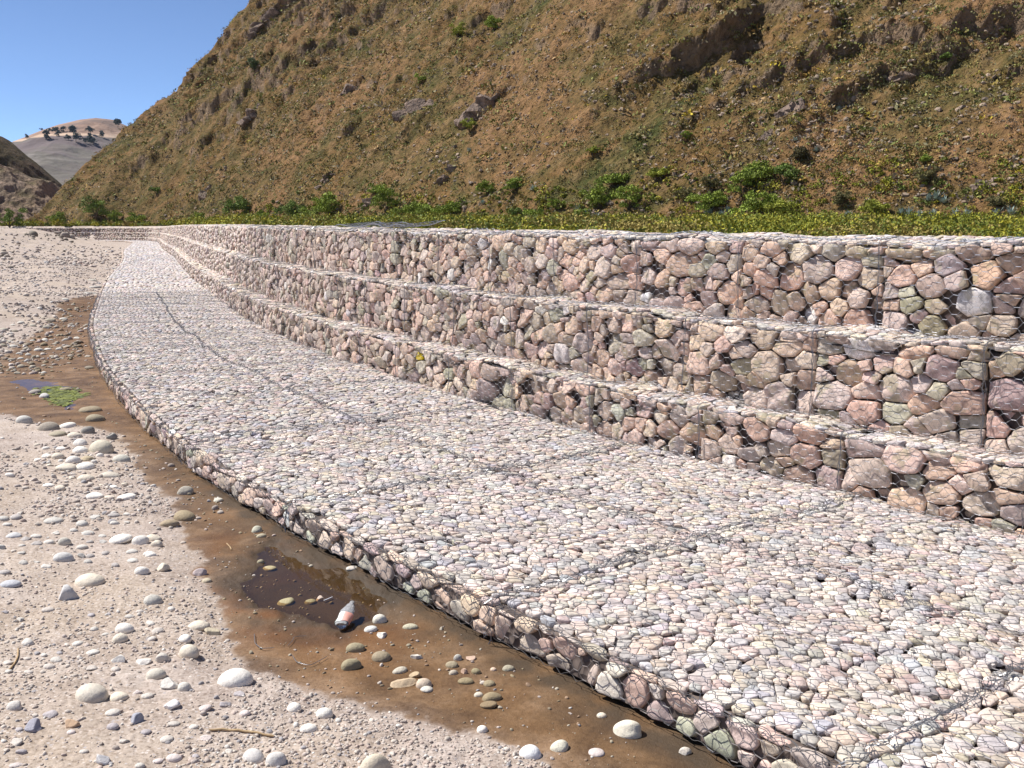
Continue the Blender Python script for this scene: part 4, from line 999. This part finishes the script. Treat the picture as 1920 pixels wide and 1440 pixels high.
M_HILL = terrain_mat('dry_hillside', [(.064, .070, .020), (.172, .090, .032), (.108, .085, .030), (.225, .120, .055), (.050, .054, .017), (.132, .088, .033), (.26, .16, .082)], (.205, .145, .098), rockamt=.40, s1=.035)
V = np.stack(crag(Xh, Yh, Zh), -1)
hl = obj('hillside', mesh('hillside', V, np.c_[I, I + 1, I + len(ang) + 1, I + len(ang)], mats=[M_HILL]))
tag(hl, 'steep dry mountainside rising behind the wall, ochre soil with scrub and rock', 'mountain', kind='structure')

# dark spur and the far flat-topped hill
def ridge_hill(name, crest, Dc, depth_front, front_z, m_, label, nn=260, rows=120, amp=4., sc_=.03, seed=5, ext=True):
    P = np.array([vray(x, y, d) for (x, y), d in zip(crest, Dc)])
    t = np.linspace(0, 1, nn); T_ = np.linspace(0, 1, len(P)); P = np.stack([np.interp(t, T_, P[:, k]) for k in range(3)], -1)
    out = []
    for f in np.r_[np.linspace(0, 1, rows), np.linspace(1.02, 1.6, 12)]:
        if f <= 1: Y = P[:, 1] - depth_front * (1 - f); Z = front_z + (P[:, 2] - front_z) * (f ** .95); X = P[:, 0] * (Y / P[:, 1]) ** .35
        else: Y = P[:, 1] + depth_front * (f - 1); Z = P[:, 2] - (f - 1) * depth_front * .4; X = P[:, 0]
        env = min(1, (f + .02) * 3) * (1 - .85 * max(0, 1 - abs(f - 1) * 9))
        Z = Z + ((fbm(X * sc_, Y * sc_ * .6, 5, seed, True) - .5) * amp + (fbm(X * sc_ * 5, Y * sc_ * 5, 4, seed + 3) - .5) * amp * .4) * env
        out.append(np.c_[X, Y, Z])
    V = np.array(out); R_, C_ = V.shape[:2]
    I = (np.arange(R_ - 1)[:, None] * C_ + np.arange(C_ - 1)).ravel()
    o = obj(name, mesh(name, V, np.c_[I, I + 1, I + C_ + 1, I + C_], mats=[m_]))
    return tag(o, label, 'hill', kind='structure'), V
M_SPUR = terrain_mat('dark_spur', [(.10, .075, .045), (.12, .09, .05), (.09, .08, .04), (.13, .085, .06), (.07, .06, .035), (.11, .085, .05), (.15, .11, .08)], (.20, .15, .12), bs=.5, rockamt=.5)
ridge_hill('spur_hill', [(-420, 90), (-200, 180), (-60, 238), (0, 258), (30, 277), (75, 312), (115, 346), (150, 385), (230, 430)], [330, 345, 360, 365, 368, 372, 376, 380, 390], 95, -2, M_SPUR, 'darker brown spur at the end of the valley', amp=9, sc_=.025)
M_PALE = terrain_mat('pale_slope', [(.17, .115, .08), (.26, .18, .13), (.13, .10, .06), (.34, .26, .20), (.10, .085, .045), (.22, .155, .11), (.36, .27, .21)], (.26, .185, .15), bs=.6, rockamt=.62)
ridge_hill('pale_slope', [(-420, 290), (-200, 300), (-60, 300), (0, 312), (30, 318), (60, 335), (95, 340), (130, 372), (190, 425)], [285, 290, 296, 300, 302, 304, 306, 310, 318], 50, -3, M_PALE, 'pale pinkish eroded slope under the dark spur', amp=6, sc_=.06, seed=15)
m, n, l, b = mat('mesa_ground'); co = n.new('ShaderNodeTexCoord').outputs['Object']; sz = N(n, 'ShaderNodeSeparateXYZ'); l.new(co, sz.inputs[0])
lo = ramp(n, [(.3, (.085, .062, .06)), (.48, (.13, .098, .092)), (.6, (.12, .105, .08)), (.70, (.28, .24, .22))]); l.new(noise(n, l, co, .006, 6, .65), lo.inputs[0])
hi = ramp(n, [(.38, (.15, .10, .075)), (.5, (.25, .155, .105)), (.62, (.36, .24, .165))]); l.new(noise(n, l, co, .012, 5, .7), hi.inputs[0])
zr = vray(100, 268, 1500)[2]
zz = N(n, 'ShaderNodeMapRange'); l.new(sz.outputs[2], zz.inputs[0]); zz.inputs[1].default_value = zr - 2; zz.inputs[2].default_value = zr + 2
c = mix(n, l, lo.outputs[0], hi.outputs[0], zz.outputs[0])
zd = ramp(n, [(.0, (0, 0, 0)), (.38, (0, 0, 0)), (.45, (1, 1, 1)), (.6, (1, 1, 1)), (.68, (0, 0, 0))]); z3 = N(n, 'ShaderNodeMapRange'); l.new(sz.outputs[2], z3.inputs[0]); z3.inputs[1].default_value = zr - 10; z3.inputs[2].default_value = zr + 10; l.new(z3.outputs[0], zd.inputs[0])
c = mix(n, l, c, (.46, .33, .23), zd.outputs[0])
l.new(c, b.inputs['Base Color']); b.inputs['Roughness'].default_value = 1; bump(n, l, b, noise(n, l, co, .03, 5), .7, 10)
M_MESA = m
_, MV = ridge_hill('mesa_hill', [(-300, 320), (-100, 285), (20, 267), (45, 258), (80, 244), (110, 234), (150, 225), (180, 222), (212, 226), (235, 236), (300, 262), (400, 300)], [1500] * 12, 600, -20, M_MESA, 'distant flat-topped orange hill with scattered dark trees', amp=22, sc_=.004, seed=25)

# outcrops on the face
m, n, l, b = mat('outcrop_rock'); co = n.new('ShaderNodeTexCoord').outputs['Object']
rr = ramp(n, [(.35, (.09, .065, .052)), (.5, (.19, .135, .10)), (.65, (.30, .21, .155))]); l.new(noise(n, l, co, 1.2, 7, .7), rr.inputs[0]); l.new(rr.outputs[0], b.inputs['Base Color']); b.inputs['Roughness'].default_value = .95
bump(n, l, b, noise(n, l, co, 2.5, 6), 1, .4); M_OUT = m
def hill_at(px, py):
    return at_z(px, py, hillz)
OUTC = [(790, 200, 62, 'broad grey rock outcrop high on the mountainside above the middle of the wall'), (903, 207, 58, 'pale slab outcrop with a dark overhang, beside the broad grey one'),
        (1472, 216, 42, 'isolated dark reddish rock outcrop on the grassy mountainside'), (838, 333, 34, 'small dark ledge of rock low on the slope above the green bushes'),
        (690, 385, 34, 'pinkish boulder at the mountain foot beside tall green bushes'), (600, 355, 30, 'brown rock rib near the mountain foot'), (655, 165, 26, 'grey rock knob left of the broad outcrop'),
        (1710, 130, 40, 'purplish rock rib on the upper slope toward the end of the mountain'), (486, 45, 34, 'dark crag on the skyline ridge'), (1840, 350, 34, 'reddish rubbly rock at the slope foot by the photo margin'),
        (480, 215, 30, 'rust-coloured bare rock scar under the dark tree'), (385, 360, 26, 'fractured rock by the lowest part of the ridge')]
for (x, y, w_, lab) in OUTC:
    X, Y = hill_at(x, y); D = math.hypot(X, Y); s_ = w_ * D / F * .72
    Vs, Ts = [], []; o_ = 0
    for k in range(7):
        B, Fc = ICO[2]; V = B.copy()
        for q in range(12):
            d = rng.normal(0, 1, 3); d /= np.linalg.norm(d); V = V - np.maximum(V @ d - rng.uniform(.28, .62), 0)[:, None] * d
        V = V * [1.25, .9, .85] * s_ * rng.uniform(.35, .8); a = rng.normal(.2, .3); V = np.c_[V[:, 0] * cos(a) - V[:, 2] * sin(a), V[:, 1], V[:, 0] * sin(a) + V[:, 2] * cos(a)]
        dx = rng.normal(0, .38) * s_; dy = rng.normal(0, .16) * s_
        zz_ = float(hillz(np.array([X + dx]), np.array([Y + dy]))[0]) - float(hillz(np.array([X]), np.array([Y]))[0])
        V += [dx, dy, zz_ - .12 * s_]; Vs.append(V); Ts.append(Fc + o_); o_ += len(V)
    o = obj('rock_outcrop', mesh('rock_outcrop', np.concatenate(Vs), None, np.concatenate(Ts), mats=[M_OUT], smooth=False))
    o.location = tuple(float(q_[0]) for q_ in crag(np.array([X]), np.array([Y]), hillz(np.array([X]), np.array([Y])))); tag(o, lab, 'rock', 'rock outcrops on the mountainside')

# ------------------------------------------------------------------ vegetation
def leaf_mat(name, cols):
    m, n, l, b = mat(name); at_ = N(n, 'ShaderNodeAttribute', attribute_name='col').outputs['Color']
    l.new(at_, b.inputs['Base Color']); b.inputs['Roughness'].default_value = .75; b.inputs['Specular IOR Level'].default_value = .2
    return m
M_LEAF = leaf_mat('leaves', None)
def leaves(centres, R, n_each, leaf, cols, jit=.2, flat_=1.0, shell=.55):
    """leaf cards through the volume of each clump"""
    n_ = len(centres); d = rng.normal(0, 1, (n_, n_each, 3)); d /= np.linalg.norm(d, axis=2, keepdims=True)
    rad = (shell + (1 - shell) * rng.random((n_, n_each, 1))) * R[:, None, None]
    d[..., 2] = np.abs(d[..., 2]) * 1.0 - .15
    Cc = centres[:, None, :] + d * rad * [1, 1, flat_]
    a = rng.normal(0, 1, Cc.shape); a /= np.linalg.norm(a, axis=2, keepdims=True); b_ = np.cross(a, rng.normal(0, 1, Cc.shape)); b_ /= np.linalg.norm(b_, axis=2, keepdims=True)
    s_ = (leaf[:, None, None] if hasattr(leaf, '__len__') else leaf) * rng.uniform(.6, 1.4, (n_, n_each, 1))
    V = np.stack([Cc - a * s_, Cc + b_ * s_ * .55, Cc + a * s_, Cc - b_ * s_ * .55], 2)
    col = cols[:, None, :] * rng.uniform(1 - jit, 1 + jit, (n_, n_each, 1))
    m_ = n_ * n_each
    return V.reshape(-1, 3), np.arange(m_ * 4).reshape(-1, 4), np.repeat(col.reshape(-1, 3), 4, 0)
# scrub over the mountainside
ns = 150000
uu = rng.uniform(-.52, .52, ns); dd = 70 * (330 / 70) ** rng.random(ns); X = uu * dd; Y = dd
h_ = hillz(X, Y); dto = -sdist(X, Y, TOE)
vy = (h_ - H) / Y
k = (dto > .5) & (vy < .235) & (vy > -.02) & (rng.random(ns) < .40 + .7 * sstep(.3, .7, fbm(X * .06 + Y * .03, Y * .05, 4, 71)))
X, Y, h_ = X[k], Y[k], h_[k]
SC = np.array([(.18, .175, .045), (.24, .165, .06), (.22, .18, .12), (.25, .195, .14), (.14, .16, .04), (.30, .19, .045), (.15, .115, .08), (.34, .22, .10), (.42, .32, .03)])
pr = np.array([.2, .17, .15, .12, .12, .1, .08, .05, .01])
cc = SC[rng.choice(len(SC), len(X), p=pr)]
gn_ = sstep(.42, .62, fbm(X * .05 - Y * .02, Y * .04, 4, 73))[:, None]; cc = cc * 1.12; cc = (cc * (1 - .5 * gn_) + np.array([[.17, .18, .05]]) * .5 * gn_) * rng.uniform(.8, 1.2, (len(X), 1))
Rr = rng.uniform(.16, .5, len(X)) * np.where(rng.random(len(X)) < .10, 2.0, 1) * np.clip(.62 + Y / 260, .8, 1.6)
X_, Y_, h2_ = crag(X, Y, h_)
V, Q, cl = leaves(np.stack([X_, Y_, h2_ + Rr * .1], -1), Rr, 13, Rr * .23, cc, .22, .7)
tag(obj('scrub', mesh('scrub', V, Q, None, cl, [M_LEAF], smooth=False)), 'low dry scrub and grass tufts covering the mountainside', 'scrub', kind='stuff')
print('scrub', len(X))
nk = 26000; uu = rng.uniform(-.52, .52, nk); dd = 75 * (330 / 75) ** rng.random(nk); X = uu * dd; Y = dd
h_ = hillz(X, Y); k = (-sdist(X, Y, TOE) > 1) & ((h_ - H) / Y < .235) & (rng.random(nk) < sstep(.38, .68, fbm(X * .08, Y * .08, 4, 171)) + .08)
X, Y, h_ = X[k], Y[k], h_[k]
V, T, cc = rocks(np.stack(crag(X, Y, h_), -1), rng.uniform(.12, .5, len(X)) ** 1.3, 0, np.array([(.32, .24, .175), (.25, .19, .14), (.38, .28, .20), (.20, .155, .12)])[rng.integers(0, 4, len(X))] * rng.uniform(.8, 1.2, (len(X), 1)), angular=.9)
tag(obj('rubble', mesh('rubble', V, None, T, cc, [M_PEB], smooth=False)), 'loose pinkish grey rubble strewn over the mountainside', 'rubble', kind='stuff')
# yellow-green growth on the terrace behind the wall
nt_ = 42000
uu = rng.uniform(-.6, .56, nt_); dd = 11 * (210 / 11) ** rng.random(nt_); X = uu * dd; Y = dd
dwl = -sdist(X, Y, GEt); dto = -sdist(X, Y, TOE)
k = (dwl > 3.0) & (dto < 5); X, Y = X[k], Y[k]
z = np.maximum(gz(X, Y), hillz(X, Y)); Rr = rng.uniform(.10, .34, len(X)) * np.clip(.6 + Y / 60, .5, 2.6) * np.clip(fbm(X * .5, Y * .3, 3, 91) * 3.2 - .75, .25, 1.6)
cc = np.array([(.23, .23, .025), (.18, .20, .025), (.32, .29, .03), (.13, .16, .03), (.28, .22, .06)])[np.clip((fbm(X * .35, Y * .18, 4, 93) * 9 - 2 + rng.normal(0, .8, len(X))).astype(int), 0, 4)] * rng.uniform(.8, 1.2, (len(X), 1))
V, Q, cl = leaves(np.stack([X, Y, z + Rr * .3], -1), Rr, 44, .010 + Y * .0010, cc, .35)
tag(obj('ground_cover', mesh('ground_cover', V, Q, None, cl, [M_LEAF], smooth=False)), 'yellow-green weeds covering the flat ground between the wall and the mountain', 'weeds', kind='stuff')

def bush(px, py, r_px, colr, label, name='bush', catg='bush', group=None, tall=1.0, on=None):
    X, Y = at_z(px, py + r_px * .9, lambda a, b_: np.maximum(hillz(a, b_), gz(a, b_))) if on is None else on
    D = math.hypot(X, Y); R = r_px * D / F * 1.15
    z = float(np.maximum(hillz(np.array([X]), np.array([Y])), gz(np.array([X]), np.array([Y])))[0])
    nb = int(rng.integers(13, 24)); tall = tall * rng.uniform(.65, 1.2); cen = np.clip(rng.normal(0, .46, (nb, 3)), -.95, .95) * R * [1, .8, .55 * tall]; cen[:, 2] += R * .70 * tall
    rad = R * rng.uniform(.22, .52, nb); cols = np.array(colr)[None] * rng.uniform(.75, 1.3, (nb, 1))
    V, Q, cl = leaves(cen, rad, 190, rad * .11 + .025, cols, .4, shell=.35)
    t, tq = [], []; o_ = len(V)
    for s_ in range(5):
        e_ = cen[s_]; v, q = tube([(0, 0, -.2), tuple(e_ * [.4, .4, .5]), tuple(e_)], np.array([.05, .035, .015]) * R / 1.2, 5); t.append(v); tq.append(q + o_); o_ += len(v)
    me = mesh(name, np.concatenate([V] + t), np.concatenate([Q] + tq), None, np.concatenate([cl, np.tile([[.10, .07, .045]], (o_ - len(V), 1))]), [M_LEAF], smooth=False)
    o = obj(name, me); o.location = tuple(float(q_[0]) for q_ in crag(np.array([X]), np.array([Y]), np.array([z]))); return tag(o, label, catg, group)
G1, G2, G3, G4, G5 = (.21, .265, .04), (.14, .195, .04), (.28, .30, .045), (.08, .11, .04), (.17, .15, .06)
GB = 'green bushes along the mountain foot'
BU = [(1150, 330, 24, G1, 'bushy bright green shrub standing highest of the cluster above the wall centre'), (1122, 368, 26, G1, 'rounded green shrub just below the highest one of the centre cluster'), (1180, 372, 24, G1, 'green shrub next to a rounded one in the centre cluster'),
 (1232, 322, 16, G3, 'small yellowish green shrub uphill between the two big shrub clusters'), (1470, 330, 22, G2, 'dark round shrub at the upper edge of the large shrub cluster'), (1425, 318, 24, G1, 'green shrub at the top of the large shrub cluster'),
 (1392, 342, 28, G1, 'broad green shrub in the middle of the large shrub cluster'), (1420, 385, 34, G1, 'largest green shrub at the foot of the large shrub cluster'), (1468, 395, 24, G3, 'light green shrub low beside the largest one'),
 (1328, 378, 26, G1, 'round green shrub standing apart before the large shrub cluster'), (1330, 342, 16, G5, 'olive shrub above the round green one'), (1288, 362, 14, G5, 'small olive shrub on bare soil between clusters'),
 (962, 342, 20, G1, 'green shrub beside blue-grey agaves above the wall centre'), (912, 350, 15, G1, 'small green shrub uphill of the yellow weeds'), (880, 236, 12, G3, 'green tuft just under the pale slab outcrop'),
 (706, 352, 15, G1, 'upper shrub of the tall green column beside the pinkish boulder'), (724, 376, 26, G1, 'tall green shrub beside the pinkish boulder'), (765, 392, 24, G1, 'wide green shrub at the end of the tall column'), (808, 394, 24, G1, 'wide green shrub between two others right of the tall column'),
 (845, 388, 20, G1, 'pale green loose shrub ending the row right of the tall column'), (615, 390, 24, G1, 'bright green shrub in the thick row left of the pinkish boulder'), (580, 396, 20, G1, 'middle shrub in the thick row left of the pinkish boulder'), (547, 394, 22, G2, 'dark green shrub starting the thick row'),
 (444, 391, 22, G2, 'dark round shrub alone by the mountain foot'), (495, 400, 12, G1, 'little green shrub between the dark round one and the thick row'), (252, 407, 14, G1, 'round shrub at the foot of the low ridge'),
 (180, 390, 20, G2, 'dark shrub clump under the low end of the ridge'), (205, 403, 18, G1, 'green shrub joined to the dark clump under the ridge'), (110, 410, 14, G1, 'small shrub by the valley mouth'), (18, 408, 18, G2, 'dark shrub at the far end of the valley floor'),
 (293, 356, 9, G2, 'tiny dark shrub alone on the lower ridge slope'), (485, 130, 17, G4, 'dark tree-like shrub high on the ridge against bare soil'), (788, 144, 12, G1, 'small bright shrub high above the broad outcrop'),
 (975, 398, 16, G2, 'dark low shrub just behind the wall top'), (1006, 400, 16, G1, 'green low shrub beside the dark one just behind the wall'), (1045, 382, 14, G1, 'small green shrub between clusters behind the wall'), (1092, 398, 16, G1, 'green low shrub under the centre cluster'),
 (1290, 254, 9, G1, 'tiny green shrub alone on the upper middle slope'), (1640, 400, 24, G3, 'yellowish green shrub close behind the wall'), (1577, 374, 16, G5, 'olive shrub on bare soil above the yellowish one'),
 (1738, 332, 18, G5, 'loose olive shrub above a heap of pale agaves'), (1737, 296, 11, G1, 'small green shrub above the loose olive one'), (1870, 376, 16, G5, 'dull olive shrub by the reddish rubble'), (1500, 290, 16, (.10, .085, .035), 'brownish shrub uphill of the large cluster'),
 (1798, 82, 8, G2, 'tiny dark shrub near the top of the slope'), (370, 404, 14, G1, 'green shrub between the lone dark one and the low ridge'), (1110, 282, 10, G3, 'pale green tuft uphill of the centre cluster'), (925, 40, 14, G1, 'green tuft near the top of the mountainside'), (857, 58, 14, G3, 'yellow-green tuft near the top of the mountainside')]
for (x, y, r, c_, lab) in BU: bush(x, y, r, c_, lab, group=GB)

# agaves
M_AG = leaf_mat('agave_leaf', None)
import re
AGU = set()
def agave_mesh(sd_):
    V, T, Cn = [], [], []; o_ = 0
    for k in range(34):
        a = rng.uniform(0, 6.3); e_ = rng.uniform(.25, 1.35); Ln = rng.uniform(.7, 1.1)
        d = np.array([cos(a) * cos(e_), sin(a) * cos(e_), sin(e_)]); s_ = np.array([-sin(a), cos(a), 0]) * .10; up = np.cross(s_, d); up = up / np.linalg.norm(up) * .03
        V += [s_ * .6, -s_ * .6, d * .5 * Ln + s_, d * .5 * Ln - s_, d * Ln, d * .5 * Ln - up * np.sign(up[2] + 1e-6)]
        T += [(o_, o_ + 2, o_ + 5), (o_, o_ + 5, o_ + 1), (o_ + 1, o_ + 5, o_ + 3), (o_ + 2, o_ + 4, o_ + 5), (o_ + 5, o_ + 4, o_ + 3)]
        Cn += [np.array((.30, .36, .31)) * rng.uniform(.7, 1.3)] * 6; o_ += 6
    return mesh('agave', np.array(V), None, np.array(T), np.array(Cn), [M_AG], smooth=False)
AM = [agave_mesh(k) for k in range(3)]
AG = [(1328, 396, 14), (1352, 402, 12), (1365, 392, 11), (1755, 366, 16), (1740, 372, 12), (1770, 374, 12), (1085, 388, 12), (1100, 400, 13), (1118, 404, 12), (1440, 408, 11), (1705, 400, 13), (1722, 408, 12), (1748, 404, 12), (1790, 404, 12), (1812, 410, 13), (1870, 402, 13), (1895, 406, 13), (1590, 404, 12), (1535, 408, 11), (1530, 280, 10), (1580, 196, 8), (1490, 262, 8), (1000, 352, 10), (905, 378, 8), (880, 282, 8), (1690, 396, 10)]
for k, (x, y, r) in enumerate(AG):
    X, Y = at_z(x, y + r * .6, lambda a, b_: np.maximum(hillz(a, b_), gz(a, b_))); D = math.hypot(X, Y)
    o = obj('agave', AM[k % 3]); o.scale = (r * D / F * 1.25,) * 3; o.rotation_euler = (0, 0, k * 1.7)
    o.location = tuple(float(q_[0]) for q_ in crag(np.array([X]), np.array([Y]), np.maximum(hillz(np.array([X]), np.array([Y])), gz(np.array([X]), np.array([Y])))))
    o_ = sorted(BU, key=lambda q: (q[0] - x) ** 2 + (q[1] - y) ** 2)
    for q in o_[:16]:
        dx, dy = x - q[0], y - q[1]; d_ = math.hypot(dx, dy)
        rel = ('touching' if d_ < 18 else 'close by' if d_ < 45 else 'away from') if abs(dx) >= abs(dy) else ('just below' if dy > 0 else 'just above')
        nm_ = re.split(r' (?:standing|just|next|uphill|at|in|low|beside|on|between|of|under|ending|left|right|starting|alone|by|joined|high|behind|close|above|near|before)\b', q[4])[0]
        lab = 'blue-grey spiky agave %s the %s' % (rel, nm_) + (' ' + q[4][len(nm_):].strip() if len(nm_.split()) < 4 else '')
        lab = ' '.join(lab.split()[:16])
        if lab not in AGU: AGU.add(lab); break
    tag(o, lab, 'agave', 'agaves on the lower slope')

# trees on the far flat-topped hill
M_FT = leaf_mat('far_tree', None)
FTP = [(50, 256, 4), (90, 252, 9), (105, 243, 6), (118, 241, 6), (138, 245, 9), (143, 258, 8), (128, 256, 6), (170, 245, 7), (172, 258, 9), (175, 264, 7), (190, 252, 6), (194, 240, 7), (222, 232, 8), (160, 264, 5), (110, 250, 6), (79, 243, 3)]
flatV = MV.reshape(-1, 3)
def mesh_uv(V):
    Yc = V[:, 1] * cos(TH) - (V[:, 2] - H) * sin(TH); Zc = V[:, 1] * sin(TH) + (V[:, 2] - H) * cos(TH)
    return CX + F * V[:, 0] / Yc, CY - F * Zc / Yc
mu, mv = mesh_uv(flatV[:132 * 260])
FTL = ['a lone dot on the skyline', 'the first big dark clump', 'the upper clump beside the first big one', 'on the rim between two clumps', 'the broadest crown in the middle', 'under the broadest crown', 'wedged left of the broadest crown', 'the upper one of the eastern stack', 'the middle one of the eastern stack', 'the lowest one of the eastern stack', 'just above the eastern stack', 'high and apart near the rim', 'on the skyline against the near ridge', 'low beside the pale track', 'small between two bigger crowns', 'the smallest dot on the skyline']
for (x, y, r), lab in zip(FTP, FTL):
    i = int(np.argmin((mu - x) ** 2 + (mv - (y + r)) ** 2)); p = flatV[i]; s_ = r * p[1] / F
    t = thing('tree', 'dark tree on the distant flat-topped hill, ' + lab, 'tree', tuple(p), 'trees on the distant hill')
    cen = rng.normal(0, .35, (9, 3)) * s_ * [1, .8, 1.0]; cen[:, 2] += s_ * 1.0
    V, Q, cl = leaves(cen, s_ * rng.uniform(.4, .75, 9), 60, s_ * .16, np.tile([[.06, .085, .07]], (9, 1)), .3)
    obj('crown', mesh('crown', V, Q, None, cl, [M_FT], smooth=False), t)
    V, Q = tube([(0, 0, -s_ * .3), (0, 0, s_ * .4), (s_ * .05, 0, s_)], np.array([.1, .08, .05]) * s_, 6)
    obj('trunk', mesh('trunk', V, Q, mats=[M_WOOD]), t)

# a spare basket lid lying on the wall top, yellow stones
T3 = TIER[2]
sL = None
u = np.arange(-5, 60, .25); q_ = T3.h + 1.0; P = T3.map(u, np.full_like(u, q_), np.zeros_like(u)); ux, uy = mesh_uv(P)
ua = float(np.interp(-830, -ux, u)); ub = float(np.interp(-690, -ux, u))
p0 = T3.map(ua, T3.h + .5, 0.0); LV, LQ = [], []; o_ = 0
class Lid:
    def map(s, a, b_, d): 
        p = T3.map(a, T3.h + .35 + np.asarray(b_), .0); p[..., 2] += .06 + np.asarray(b_) * .05 + np.asarray(d) + .02 * np.sin(np.asarray(a) * 4); return p
lv, lq, lm_ = netting(min(ua, ub), max(ua, ub), 0, .7, Lid(), .0, .004, .0022)
e1 = [Lid().map(a, b_, 0.) for a, b_ in zip(np.linspace(min(ua, ub), max(ua, ub), 30), [0] * 30)]
fr, fq = tube(e1, .008, 6); e2 = [Lid().map(a, .7, 0.) for a in np.linspace(min(ua, ub), max(ua, ub), 30)]; fr2, fq2 = tube(e2, .008, 6)
V, Q, _ = joinw([(lv, lq), (fr, fq), (fr2, fq2)])
c_ = V.mean(0); o = obj('mesh_panel', mesh('mesh_panel', V - c_, Q, mats=[M_WIRE], smooth=False)); o.location = c_
tag(o, 'flat spare panel of wire mesh left lying on top of the wall', 'wire panel')

# thin valley air: far hills fade a little toward blue
m = bpy.data.materials.new('haze_air'); m.use_nodes = True; n = m.node_tree.nodes; n.remove(n['Principled BSDF'])
pv = n.new('ShaderNodeVolumePrincipled'); pv.inputs['Color'].default_value = (.62, .72, .95, 1); pv.inputs['Density'].default_value = .00003; pv.inputs['Anisotropy'].default_value = .2
m.node_tree.links.new(pv.outputs[0], n['Material Output'].inputs['Volume'])
allz = -30.0
x0, x1, y0, y1, z0_, z1_ = -2700., 2700., -2700., 2700., -40., 420.
V = [(x, y, z) for z in (z0_, z1_) for y in (y0, y1) for x in (x0, x1)]
Q = [(0, 2, 3, 1), (4, 5, 7, 6), (0, 1, 5, 4), (2, 6, 7, 3), (0, 4, 6, 2), (1, 3, 7, 5)]
tag(obj('haze', mesh('haze', V, Q, mats=[m], smooth=False)), 'thin bluish air over the valley', 'haze', kind='stuff')
